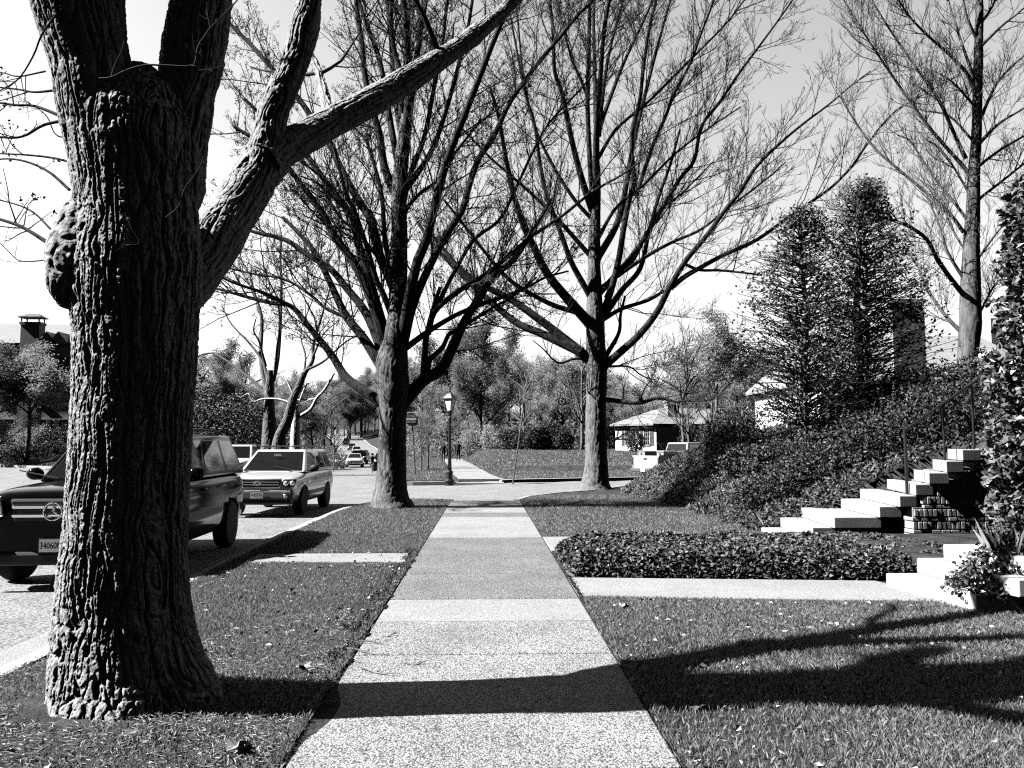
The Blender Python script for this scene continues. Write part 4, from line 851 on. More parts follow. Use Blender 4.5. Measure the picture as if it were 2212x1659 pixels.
# ---- pickup trucks
def pickup(label, loc, rz, paint, front=True, boxes=False):
    L_, W_, H_ = 5.3, 1.9, 1.80; r = empty('pickup_truck', loc, rz, label, 'pickup truck')
    rows = [(0,.86,.45,.98),(.012,.94,.40,1.06),(.06,.985,.36,1.09),(.2,1,.36,1.12),(.34,1,.36,1.14),(.62,1,.36,1.14)]
    body_mesh('body', L_, W_, [(a_, w_, zb, zt) for a_, w_, zb, zt in rows]+[(.64, 1, .36, 1.13)], paint, r, (-1.75, ), .36, .95)
    bd = MB(); x, y0, y1 = W_/2, .76, L_/2
    bd.box(-x, -x+.07, y0, y1, .45, 1.18); bd.box(x-.07, x, y0, y1, .45, 1.18); bd.box(-x+.07, x-.07, y0, y0+.06, .45, 1.18); bd.box(-x+.07, x-.07, y0+.06, y1-.1, .5, .60)
    bd.build('cargo_bed', paint, r, bevel=.02)
    b = MB(); b.box(-x+.075, x-.075, y1-.06, y1-.005, .52, 1.17); tg = b.build('tailgate', paint, r, bevel=.02)
    b = MB(); b.box(-.11, .11, y1-.005, y1+.008, .98, 1.05); b.build('tailgate_handle', M['plastic'], tg, bevel=.006)
    b = MB(); b.box(-x+.02, x-.02, y1, y1+.16, .40, .56); bp_ = b.build('rear_bumper', M['steel'], r, bevel=.03)
    b = MB(); b.box(-.155, .155, y1+.161, y1+.168, .41, .55); b.build('number_plate', M['plate'], r)
    for s in (-1, 1):
        b = MB(); b.box(s*(x-.035)-.04, s*(x-.035)+.04, y1-.02, y1+.012, .72, 1.08); b.build('tail_light', M['plastic'], r, bevel=.01)
        b = MB(); b.box(s*(x-.03)-.042, s*(x-.03)+.042, y0-.01, y1-.1, 1.182, 1.205); b.build('bed_rail_cap', M['plastic'], r, bevel=.008)
    yA, yB, yC, yD, zb = -.95, -.30, .55, .72, 1.11; wb, wt = .86, .70
    Q = [[(s*wb, yA, zb), (s*wb, yD, zb), (s*wt, yC, H_), (s*wt, yB, H_)] for s in (-1, 1)]; A, B_ = Q
    MB().hexa([A[0], B_[0], B_[1], A[1], A[3], B_[3], B_[2], A[2]]).build('cabin', paint, r, bevel=.06, seg=4)
    for s, q in zip((-1, 1), Q):
        c4 = [bil(q, .10, .1), bil(q, .90, .1), bil(q, .88, .86), bil(q, .14, .86)]; c4 = c4 if s > 0 else [c4[1], c4[0], c4[3], c4[2]]
        b = MB(); quad_panel(b, c4); b.build('side_window', M['carglass'], r, bevel=.004)
        b = MB(); b.ball((s*(x+.1), yA+.2, zb+.1), (.11, .07, .09), 12, 7); b.build('wing_mirror', M['plastic'], r, smooth=True)
        for y in (-1.75, 1.72): wheel(r, s*(x-.12), y, .36, .24, s)
    for q, nm in (([A[0], B_[0], B_[3], A[3]], 'windscreen'), ([B_[1], A[1], A[2], B_[2]], 'rear_window')):
        b = MB(); quad_panel(b, [bil(q, .06, .08), bil(q, .94, .08), bil(q, .93, .90), bil(q, .07, .90)]); b.build(nm, M['carglass'], r, bevel=.004)
    y = -L_/2
    b = MB(); b.box(-.62, .62, y-.02, y+.05, .72, .95); gr = b.build('grille', M['plastic'], r, bevel=.015)
    for z in (.78, .84, .90): b = MB(); b.box(-.58, .58, y-.03, y-.018, z-.012, z+.012); b.build('grille_bar', M['chrome'], gr)
    for s in (-1, 1): b = MB(); b.lathe([(.001, -.03), (.09, -.025), (.10, .05), (.001, .05)], (s*.76, y+.02, .83), 18, 'y'); b.build('headlight', M['lens'], r)
    b = MB(); b.box(-.92, .92, y-.12, y+.05, .42, .58); b.build('front_bumper', M['chrome'], r, bevel=.03)
    plate(r, y-.14, .64, '')
    if boxes:
        for s in (-1, 1):
            b = MB(); b.box(s*.66-.24, s*.66+.24, y0+.2, y1-.35, 1.06, 1.34); tb = b.build('tool_chest', paint, r, bevel=.015)
            b = MB(); b.box(s*.66-.27, s*.66+.27, y0+.17, y1-.32, 1.342, 1.40); b.build('chest_lid', M['alloy'], tb, bevel=.012)
            b = MB(); b.box(s*.66-.06, s*.66+.06, y1-.352, y1-.335, 1.2, 1.28); b.build('latch', M['plastic'], tb)
    return r
pickup('white pickup truck with dark grille coming towards us behind the silver wagon', put(517, 39.5), RAD(2), M['white_car'])
pickup('white pickup truck with long tool chests in its bed, parked beyond the bank', put(1470, 39.3, x=9.9), RAD(-60-180+360-0), M['dull_white_car'], boxes=True)
# ------------------------------------------------------------------ street lamp, signs
zl = float(zfun(-1.55, 34.6)); lp = at(971, 1038, 34.6); lx = float(lp[0])
lamp = empty('street_lamp', (lx, 34.6, zl), 0, 'black old-fashioned lantern lamp post at the far street corner', 'street lamp')
s = 4.5/4.5
b = MB(); b.lathe([(.30,-.1),(.30,.06),(.26,.10),(.25,.16),(.20,.22),(.19,.42),(.22,.46),(.22,.52),(.15,.58),(.13,.80),(.16,.84),(.15,.90),(.095,.96)], (lx,34.6,zl), 20); kid(b.build('base', M['black_iron'], smooth=False, bevel=.006), lamp)
b = MB(); a = np.linspace(0, 2*np.pi, 24, endpoint=False); b.lathe([(.095,.96),(.08,1.3),(.066,3.1),(.075,3.14),(.085,3.2),(.06,3.24),(.06,3.28)], (lx,34.6,zl), 16); kid(b.build('pole', M['black_iron'], smooth=True), lamp)
b = MB(); b.lathe([(.06,3.28),(.10,3.32),(.10,3.42),(.13,3.46),(.13,3.52),(.10,3.54)], (lx,34.6,zl), 16); kid(b.build('socket', M['black_iron']), lamp)
zb_, zt_ = 3.54, 4.02; rb, rt = .115, .215
def sq(r, z, rot=.25): return [(lx+r*math.cos(rot+k*math.pi/2)*1.2, 34.6+r*math.sin(rot+k*math.pi/2)*1.2, zl+z) for k in range(4)]
B4, T4_ = sq(rb, zb_), sq(rt, zt_)
lan = MB()
for k in range(4): lan.tube([B4[k], T4_[k]], .016, 6); lan.tube([B4[k], B4[(k+1) % 4]], .014, 6); lan.tube([T4_[k], T4_[(k+1) % 4]], .018, 6)
lant = kid(lan.build('lantern', M['black_iron']), lamp)
for k in range(4):
    c4 = np.array([B4[k], B4[(k+1) % 4], T4_[(k+1) % 4], T4_[k]]); b = MB(); quad_panel(b, c4, .006, .002); o = b.build('pane', M['lampglass'], lant)
b = MB(); b.loft([sq(rt+.045, zt_), sq(rt+.05, zt_+.04), sq(.10, zt_+.24), sq(.06, zt_+.28), sq(.05, zt_+.33)]); kid(b.build('roof', M['black_iron']), lamp)
b = MB(); b.lathe([(.05,4.33),(.065,4.37),(.03,4.41),(.035,4.46),(.008,4.56)], (lx,34.6,zl), 12); kid(b.build('finial', M['black_iron']), lamp)

p = at(888, 905, 44.5); zs = float(zfun(p[0]+.25, 44.5)); sg = empty('traffic_sign', (float(p[0])+.1, 44.55, zs), RAD(-2), 'square white do not enter sign with dark disc on a leaning post', 'traffic sign')
pb = at(897, 1016, 44.5)
b = MB(); b.tube([(pb[0], 44.56, pb[2]-.3), (p[0]+.02, 44.56, p[2]+.40)], .04, 8); kid(b.build('post', M['steel']), sg)
h = .385; b = MB(); b.box(p[0]-h, p[0]+h, 44.49, 44.505, p[2]-h, p[2]+h); fc = kid(b.build('sign_panel', M['sign_white'], bevel=.004), sg)
def sub(o, parent, root): o.parent = parent; return o
b = MB(); b.lathe([(.001,-.004),(.355,-.004),(.355,.002),(.001,.002)], (p[0], 44.487, p[2]), 40, 'y'); sub(b.build('disc', M['sign_dark']), fc, sg)
b = MB(); b.box(p[0]-.29, p[0]+.29, 44.474, 44.481, p[2]-.062, p[2]+.062); sub(b.build('bar', M['sign_white']), fc, sg)
for s_, dz in (('DO NOT', .165), ('ENTER', -.165)):
    o = text(None, s_, .175, (p[0], 44.477, p[2]+dz), M['sign_white'], ext=.003); sub(o, fc, sg)
p0, p1 = at(1108, 1041, 34.3), at(1131, 877, 34.3)
po = empty('bare_post', tuple(p0), 0, 'thin leaning steel post without a sign face, right of the lamp post', 'post')
b = MB(); b.tube([p0-[.02,0,.2], p1], .032, 8); kid(b.build('pole', M['steel']), po)
b = MB(); b.box(p1[0]-.04, p1[0]+.04, p1[1]-.10, p1[1]+.10, p1[2]-.02, p1[2]+.16); kid(b.build('bracket', M['steel']), po)

# ------------------------------------------------------------------ houses
def window(parent, root, c, w, h, axis, frame=M['trim'], shutters=False, depth=.05):
    """c = centre on the wall face; axis = unit vector along the wall; outward = rotated"""
    ax = np.array([axis[0], axis[1], 0.0]); out = np.array([ax[1], -ax[0], 0]); c = np.array(c, float); up_ = np.array([0, 0, 1.0])
    def bx(b, u0, u1, z0, z1, d0, d1):
        P = []
        for z in (z0, z1):
            for u, d in ((u0, d0), (u1, d0), (u1, d1), (u0, d1)): P.append(c+ax*u+out*(-d)*-1.0+up_*z if False else c+ax*u+out*d+up_*z)
        P = [P[3], P[2], P[1], P[0], P[7], P[6], P[5], P[4]]; b.hexa(P)
    b = MB(); f = .07
    bx(b, -w/2-f, w/2+f, h/2, h/2+f, 0, depth); bx(b, -w/2-f, w/2+f, -h/2-f, -h/2, 0, depth+.05); bx(b, -w/2-f, -w/2, -h/2, h/2, 0, depth); bx(b, w/2, w/2+f, -h/2, h/2, 0, depth)
    for k in (1, 2): bx(b, -w/2+w*k/3-.012, -w/2+w*k/3+.012, -h/2, h/2, .004, depth-.012)
    for k in (1, 2, 3): bx(b, -w/2, w/2, -h/2+h*k/4-.012, -h/2+h*k/4+.012, .006, depth-.016)
    fr = kid(b.build('window', frame), root)
    b = MB(); bx(b, -w/2, w/2, -h/2, h/2, -.01, .003); sub(b.build('pane', M['glass']), fr, root)
    if shutters:
        for s in (-1, 1):
            b = MB(); u = s*(w/2+f+.20); bx(b, u-.19, u+.19, -h/2-.05, h/2+.05, .005, .045)
            for k in range(9): bx(b, u-.15, u+.15, -h/2+h*(k+.2)/9, -h/2+h*(k+.75)/9, .045, .06)
            kid(b.build('shutter', M['shutter']), root)
    return fr
# small white house beyond the cross street
Yh = 74.0; a0 = at(1337, 978, Yh+1.5); a1 = at(1418, 978, Yh); zg = .55
hs = empty('small_house', (a1[0], Yh, zg), 0, 'small white house with low hipped roof and shutters beyond the lawns', 'house')
xw0, xw1, zt_ = float(a0[0]), float(a1[0]), float(at(1400, 918, Yh)[2])
x2 = float(at(1600, 970, Yh)[0]); D = 9.0
ex = xw1-xw0
# lit west-facing wing: gable end turned so that its left wall faces the sun
cA, cB, cC, cD = np.array([xw0, Yh+3.5]), np.array([xw1, Yh]), np.array([x2, Yh+1.6]), np.array([x2-1, Yh+8])
foot = [cA, cB, cC, cD]
b = MB(); b.prism([(c[0], c[1], zg-1) for c in foot], (0, 0, zt_-zg+1)); kid(b.build('wall', M['white_paint']), hs)
def grow(P, d):
    c = np.mean(P, 0); return [q+(q-c)/np.linalg.norm(q-c)*d for q in P]
E = grow(foot, .55); ridge0 = (cA+cB)/2*.45+(cC+cD)/2*.55-np.array([2.2, 0]); ridge1 = (cC+cD)/2-np.array([1.0, 0]); zr_ = zt_+1.75
def roof(E, r0, r1, z0, zr, th=.16):
    b = MB(); V = [(e[0], e[1], z0-th) for e in E]+[(e[0], e[1], z0) for e in E]+[(r0[0], r0[1], zr), (r1[0], r1[1], zr)]
    b.add(V, [[[3,2,1,0],[0,1,5,4],[1,2,6,5],[2,3,7,6],[3,0,4,7],[5,6,9,8],[7,4,8,9]], [[4,5,8],[6,7,9]]]); return b
rf = kid(roof(E, ridge0, ridge1, zt_+.12, zr_).build('roof', M['shingle']), hs)
ch = at(1453, 905, Yh+2); b = MB(); b.box(ch[0]-.55, ch[0]+.55, Yh+1.6, Yh+2.6, zt_-.6, zt_+1.95); b.box(ch[0]-.62, ch[0]+.62, Yh+1.53, Yh+2.67, zt_+1.95, zt_+2.1); sub(b.build('chimney', M['brick']), rf, hs)
c2 = at(1440, 885, Yh+4); b = MB(); b.lathe([(.22, 0), (.22, 1.7), (.35, 1.72), (.35, 1.85), (.05, 2.0)], (c2[0], Yh+4, zt_+.6), 12); sub(b.build('chimney_pot', M['trim']), rf, hs)
axL = (cB-cA)/np.linalg.norm(cB-cA); axF = (cC-cB)/np.linalg.norm(cC-cB)
for t in (.32, .78): q = cA+(cB-cA)*t; window(None, hs, (q[0], q[1], zg+1.75), .6, 1.5, axL, M['trim'], True)
for t in (.32, .62): q = cB+(cC-cB)*t; window(None, hs, (q[0], q[1], zg+1.6), .8, 1.6, axF, M['sign_white'])
fn = empty('iron_fence', (xw1+1.6, Yh-1.2, zg), 0, 'low black iron railing in front of the small white house', 'fence')
b = MB()
for k in range(16): x = xw1+.3+k*.19; b.tube([(x, Yh-1.0, zg-.2), (x, Yh-1.0, zg+1.25)], .014, 5)
b.tube([(xw1+.25, Yh-1, zg+1.1), (xw1+3.25, Yh-1, zg+1.1)], .02, 5); b.tube([(xw1+.25, Yh-1, zg+.15), (xw1+3.25, Yh-1, zg+.15)], .02, 5); kid(b.build('rail_panel', M['black_iron']), fn)

# big white house on the terrace behind the pointed evergreens
zg = 1.6; YH = 36.0
xa, xb, xc = float(at(1775, 900, YH)[0]), float(at(1935, 900, YH)[0]), float(at(2230, 900, YH+1)[0])
bh = empty('large_house', (xb, YH, zg), 0, 'large white house with shingled roof and dormer behind the pointed evergreens', 'house')
zt_ = float(at(1700, 822, YH)[2])
b = MB(); b.box(xa, xb, YH, YH+9, zg-1.5, zt_); kid(b.build('wall', M['white_paint']), bh)
zt2 = float(at(2150, 800, YH)[2]); b = MB(); b.box(xb+.005, xc, YH+.8, YH+9, zg-1.5, zt2); kid(b.build('side_wing', M['white_paint']), bh)
zr_ = float(at(1800, 742, YH+4)[2])
rf = kid(roof([np.array([xa-.4, YH-.4]), np.array([xb+.4, YH-.4]), np.array([xb+.4, YH+9.4]), np.array([xa-.4, YH+9.4])], np.array([xa+3.6, YH+4.5]), np.array([xb-2.6, YH+4.5]), zt_+.05, zr_).build('roof', M['shingle']), bh)
rf2 = kid(roof([np.array([xb-.9, YH+.4]), np.array([xc+.4, YH+.4]), np.array([xc+.4, YH+9.3]), np.array([xb-.9, YH+9.3])], np.array([xb+.1, YH+4.5]), np.array([xc-.3, YH+4.5]), zt2+.05, float(at(2080, 722, YH+4)[2])).build('roof', M['shingle']), bh)
dx = float(at(2140, 780, YH+1.4)[0]); dz = float(at(2140, 790, YH+1.4)[2])
b = MB(); b.prism([(dx-.75, YH+1.3, dz-.9), (dx+.75, YH+1.3, dz-.9), (dx+.75, YH+1.3, dz+.1), (dx, YH+1.3, dz+.75), (dx-.75, YH+1.3, dz+.1)], (0, 2.6, 0)); sub(b.build('dormer', M['white_paint']), rf2, bh)
chx = float(at(1960, 720, YH-.5)[0]); b = MB(); b.box(chx-.75, chx+.75, YH-.65, YH-.41, zg, float(at(1960, 660, YH)[2])); b.box(chx-.82, chx+.82, YH-.72, YH-.40, float(at(1960, 660, YH)[2])+.002, float(at(1960, 652, YH)[2])); kid(b.build('chimney', M['brick']), bh)
chx = float(at(2150, 700, YH+5)[0]); b = MB(); b.box(chx-.5, chx+.5, YH+4.6, YH+5.4, zt2+1, float(at(2150, 690, YH+5)[2])); sub(b.build('chimney', M['brick']), rf2, bh)
ux = (1.0, 0.0)
for px in (1812, 1885):
    q = at(px, 880, YH); window(None, bh, (q[0], YH, zt_-1.25), .9, 1.5, ux, M['trim'])
for px in (2010, 2060, 2150): q = at(px, 850, YH+.8); window(None, bh, (q[0], YH+.8, zt2-1.0), .8, 1.2, ux, M['trim'])
# stucco house on the left, across the street
YL = 76.0; zg = 1.3; lx0, lx1 = float(at(-40, 900, YL)[0]), float(at(160, 900, YL)[0]); ze = float(at(80, 742, YL)[2])
lh = empty('stucco_house', (lx1, YL, zg), 0, 'tall stucco house with shuttered windows and brick chimney behind the left trees', 'house')
b = MB(); b.box(lx0-4, lx1, YL, YL+9, zg-2, ze); kid(b.build('wall', M['white_paint']), lh)
zr_ = float(at(40, 700, YL+4.5)[2])
V = [(lx0-4.5, YL-.5, ze), (lx1+.4, YL-.5, ze), (lx1+.4, YL+9.5, ze), (lx0-4.5, YL+9.5, ze), (lx0-4.5, YL+4.5, zr_), (lx1+.4, YL+4.5, zr_)]
b = MB(); b.add(V, [[[0,1,5,4],[2,3,4,5],[3,2,1,0]], [[1,2,5],[3,0,4]]]); rfL = kid(b.build('roof', M['shingle']), lh)
cc = at(71, 720, YL-1); zc1 = float(at(71, 697, YL-1)[2]); b = MB(); b.box(cc[0]-.85, cc[0]+.85, YL-1.5, YL-.51, zg, zc1-.25); b.box(cc[0]-.95, cc[0]+.95, YL-1.6, YL-.50, zc1-.25, zc1); chm = kid(b.build('chimney', M['brick']), lh)
b = MB(); zc2 = float(at(71, 688, YL-1)[2])
for sx in (-.8, .8):
    for y in (YL-1.5, YL-.6): b.box(cc[0]+sx-.05, cc[0]+sx+.05, y-.05, y+.05, zc1, zc2)
c4 = [np.array([cc[0]-1.05, YL-1.75]), np.array([cc[0]+1.05, YL-1.75]), np.array([cc[0]+1.05, YL-.35]), np.array([cc[0]-1.05, YL-.35])]
sub(b.build('cap_leg', M['trim']), chm, lh); sub(roof(c4, np.array([cc[0]-.5, YL-1.05]), np.array([cc[0]+.5, YL-1.05]), zc2+.08, zc2+.45, .08).build('chimney_cap', M['shingle_dark']), chm, lh)
for px in (105, 130): # gables on the eaves
    q = at(px, 740, YL); b = MB(); b.prism([(q[0]-1.0, YL-.45, ze-.1), (q[0]+1.0, YL-.45, ze-.1), (q[0], YL-.45, ze+1.1)], (0, 4, 0)); sub(b.build('gable', M['white_paint']), rfL, lh)
for px, zz in ((20, 1.8), (90, 1.8), (140, 1.8), (20, 4.9), (90, 4.9), (140, 4.9), (45, 7.6), (120, 7.6)):
    q = at(px, 900, YL); window(None, lh, (q[0], YL, zg+zz), .95, 1.6, (1.0, 0.0), M['trim'], True)
# brick house far left, only its chimney and roof show beside the trunk
YB = 95.0; q = at(424, 850, YB)
fh = empty('far_house', (float(q[0]), YB, .5), 0, 'far house whose capped pale chimney shows between trunk and dark bush', 'house')
zt_ = float(at(424, 880, YB)[2]); b = MB(); b.box(q[0]-7, q[0]+3, YB+.5, YB+8, -1, zt_-1.2); kid(b.build('wall', M['white_paint']), fh)
kid(roof([np.array([q[0]-7.4, YB+.1]), np.array([q[0]+3.4, YB+.1]), np.array([q[0]+3.4, YB+8.4]), np.array([q[0]-7.4, YB+8.4])], np.array([q[0]-5, YB+4]), np.array([q[0]+1, YB+4]), zt_-1.1, zt_+.9).build('roof', M['shingle_dark']), fh)
z1 = float(at(424, 842, YB)[2]); b = MB(); b.box(q[0]-.6, q[0]+.6, YB-.8, YB+.05, 0, z1); chm = kid(b.build('chimney', M['trim']), fh)
c4 = [np.array([q[0]-.85, YB-1.0]), np.array([q[0]+.85, YB-1.0]), np.array([q[0]+.85, YB+.2]), np.array([q[0]-.85, YB+.2])]
sub(roof(c4, np.array([q[0]-.3, YB-.4]), np.array([q[0]+.3, YB-.4]), z1+.2, z1+.65, .2).build('chimney_cap', M['shingle_dark']), chm, fh)

# ------------------------------------------------------------------ people
def skin_mesh(name, verts, edges, radii, mt, parent=None, sub_=1):
    me = bpy.data.meshes.new(name); me.from_pydata([tuple(v) for v in verts], edges, []); o = link_mesh(name, me, None, None)
    m = o.modifiers.new('skin', 'SKIN'); m.use_smooth_shade = True; m.branch_smoothing = .3
    for k, sv in enumerate(me.skin_vertices[0].data): sv.radius = radii[k] if isinstance(radii[k], tuple) else (radii[k], radii[k]); sv.use_root = (k == 0)
    s2 = o.modifiers.new('sub', 'SUBSURF'); s2.levels = s2.render_levels = sub_
    bpy.context.view_layer.update(); nm = bpy.data.meshes.new_from_object(o.evaluated_get(bpy.context.evaluated_depsgraph_get())); o.modifiers.clear(); o.data = nm; nm.materials.clear()
    for q in (mt if isinstance(mt, list) else [mt]): nm.materials.append(q)
    o.parent = parent; return o
def figure(J):
    """joint dictionary -> verts, edges, radii of one body, five fingers on each hand"""
    names = list(J); V = [J[n][0] for n in names]; Rr = [J[n][1] for n in names]; ix = {n: k for k, n in enumerate(names)}; E = []
    def e(a_, b_): E.append((ix[a_], ix[b_]))
    for a_, b_ in (('pelvis','belly'),('belly','chest'),('chest','neck'),('neck','head'),('head','crown'),('head','nose')): e(a_, b_)
    for s in 'lr':
        for a_, b_ in (('chest','sho'),('sho','elb'),('elb','wri'),('wri','palm')): e(a_ if a_ == 'chest' else s+a_, s+b_)
        for a_, b_ in (('pelvis','hip'),('hip','knee'),('knee','ank'),('ank','toe')): e(a_ if a_ == 'pelvis' else s+a_, s+b_)
        pm = np.array(J[s+'palm'][0]); d = pm-np.array(J[s+'wri'][0]); d /= np.linalg.norm(d)
        for k, (off, ln) in enumerate(((-.030, .07), (-.010, .085), (.010, .08), (.028, .062))):
            q = pm+d*.02+np.array([0, off, 0]); V.append(q); Rr.append(.011); E.append((ix[s+'palm'], len(V)-1)); V.append(q+d*ln+np.array([0, -.012, -.005])); Rr.append(.008); E.append((len(V)-2, len(V)-1))
        V.append(pm+np.array([0, -.045, 0])+d*.025); Rr.append(.011); E.append((ix[s+'palm'], len(V)-1))
    return V, E, Rr
def stand(lean=0.0, step=.12, arm=.06, h=1.72):
    k = h/1.72; J = {}
    def j(n, x, y, z, r): J[n] = (np.array([x*k, y*k, z*k]), tuple(q*k for q in r) if isinstance(r, tuple) else r*k)
    j('pelvis',0,0,.95,(.15,.11)); j('belly',0,0,1.12,(.15,.11)); j('chest',0,.01,1.33,(.18,.12)); j('neck',0,0,1.50,.055); j('head',0,-.01,1.60,(.08,.095)); j('crown',0,0,1.69,(.065,.08)); j('nose',0,-.11,1.59,.014)
    for s, q in (('l',-1),('r',1)):
        j(s+'sho',q*.19,.01,1.40,.06); j(s+'elb',q*(.25+arm*.3),.04-q*.05,1.12,.045); j(s+'wri',q*(.26+arm),-.04-q*.06,.88,.03); j(s+'palm',q*(.26+arm),-.06-q*.06,.80,(.036,.02))
        j(s+'hip',q*.09,0,.90,.095); j(s+'knee',q*.10,-.02+q*step*.6,.49,.062); j(s+'ank',q*.10,q*step*1.3+.03,.09,.042); j(s+'toe',q*.11,q*step*1.3-.13,.04,(.045,.03))
    return J
def paint_body(o, z_head, mats_by):
    me = o.data
    for p in me.polygons: p.material_index = mats_by(p.center)
for px, Yp, rz, hgt, lab in ((958, 73.0, RAD(186), 1.68, 'person in dark clothes walking away on the far sidewalk, left of the pair'), (990, 72.0, RAD(176), 1.80, 'taller person in dark clothes walking on the far sidewalk, right of the pair')):
    q = at(px, 996, Yp); gx_ = float(q[0]); r = empty('person', (gx_, Yp, float(zfun(gx_, Yp))+.03), rz, lab, 'person', 'pair of walkers on the far sidewalk')
    V, E_, Rr = figure(stand(step=.13, h=hgt)); o = skin_mesh('body', V, E_, Rr, [M['cloth_dark'], M['skin']], r)
    paint_body(o, 0, lambda c: 1 if (c.z > 1.50*hgt/1.72 or (c.z < .86*hgt/1.72 and abs(c.x) > .24)) else 0)
    b = MB(); b.ball((0, .015, 1.645*hgt/1.72), (.095, .105, .10), 14, 8); b.build('hair', M['cloth_dark'], r, smooth=True)
    b = MB(); k = hgt/1.72; b.loft([[(x*w_*k, y*d_*k, z*k) for x, y in ((math.cos(t), math.sin(t)) for t in np.linspace(0, 2*np.pi, 14, endpoint=False))] for z, w_, d_ in ((.80,.20,.15),(.95,.19,.145),(1.15,.18,.14),(1.34,.215,.15),(1.44,.17,.12),(1.48,.07,.07))]); b.build('jacket', M['cloth_dark'], r, smooth=True)
# child on a bicycle
q = at(804, 1021, 57.5); bx_, by_ = float(q[0]), 57.5; bz_ = float(road_z(bx_, by_))
bike = empty('bicycle', (bx_, by_, bz_), RAD(8), 'small bicycle ridden by the child in a helmet', 'bicycle')
for y, nm in ((-.42, 'wheel'), (.42, 'wheel')):
    b = MB(); a_ = np.linspace(0, 2*np.pi, 33); b.tube(np.c_[np.zeros(33), y+.27*np.cos(a_), .28+.27*np.sin(a_)], .022, 7, cap=False); w_ = b.build(nm, M['rubber'], bike)
    b = MB()
    for k in range(12): t_ = k*math.pi/6; b.tube([(0, y, .28), (0, y+.25*math.cos(t_), .28+.25*math.sin(t_))], .003, 3)
    b.build('spokes', M['alloy'], w_)
b = MB(); bb, st, hd_ = (0, .05, .27), (0, .16, .62), (0, -.30, .66)
for p_, q_ in ((bb, st), (st, hd_), (bb, (0, -.31, .60)), (bb, (0, .42, .28)), (st, (0, .42, .28))): b.tube([p_, q_], .016, 6)
b.build('frame', M['grey_car'], bike)
b = MB(); b.tube([(0, -.31, .64), (.045, -.36, .5), (.045, -.42, .28)], .012, 6); b.tube([(0, -.31, .64), (-.045, -.36, .5), (-.045, -.42, .28)], .012, 6); b.build('fork', M['steel'], bike)
b = MB(); b.tube([(0, -.30, .64), (0, -.29, .80)], .013, 6); b.tube(spline([(-.25, -.22, .82), (-.1, -.31, .80), (.1, -.31, .80), (.25, -.22, .82)], 10), .012, 6); b.build('handlebar', M['steel'], bike)
b = MB(); b.ball((0, .18, .68), (.06, .12, .03), 10, 6); b.build('saddle', M['plastic'], bike, smooth=True)
b = MB(); b.cbox((.13, -.04, .19), (.09, .06, .02)); b.cbox((-.13, .14, .36), (.09, .06, .02)); b.tube([(.09, -.04, .19), (.05, .05, .27), (-.05, .05, .27), (-.09, .14, .36)], .01, 5); b.build('pedals', M['steel'], bike)
J = {}
def j(n, x, y, z, r): J[n] = (np.array([x, y, z]), r)
j('pelvis',0,.15,.79,(.11,.09)); j('belly',0,.10,.92,(.11,.085)); j('chest',0,.02,1.06,(.13,.09)); j('neck',0,-.01,1.19,.045); j('head',0,-.03,1.28,(.075,.085)); j('crown',0,-.02,1.36,(.06,.07)); j('nose',0,-.125,1.27,.012)
for s, q_ in (('l',-1),('r',1)):
    j(s+'sho',q_*.14,.01,1.12,.045); j(s+'elb',q_*.25,-.10,.97,.035); j(s+'wri',q_*.25,-.18,.87,.025); j(s+'palm',q_*.25,-.225,.835,(.03,.02))
    j(s+'hip',q_*.075,.13,.74,.075)
J['lknee'] = (np.array([-.10,-.10,.68]), .052); J['lank'] = (np.array([-.12,.10,.42]), .036); J['ltoe'] = (np.array([-.13,.0,.385]), (.038,.026))
J['rknee'] = (np.array([.10,-.10,.50]), .052); J['rank'] = (np.array([.12,-.01,.25]), .036); J['rtoe'] = (np.array([.13,-.12,.215]), (.038,.026))
ch_ = empty('person', (bx_, by_, bz_), RAD(8), 'child in a helmet riding a bicycle towards us beside the second trunk', 'person')
V, E_, Rr = figure(J); o = skin_mesh('body', V, E_, Rr, [M['cloth_grey'], M['skin']], ch_); paint_body(o, 0, lambda c: 1 if c.z > 1.20 or (c.z < .66 and c.z > .45 and False) else 0)
b = MB(); b.ball((0, -.02, 1.355), (.105, .125, .085), 16, 8); b.build('helmet', M['cloth_dark'], ch_, smooth=True)
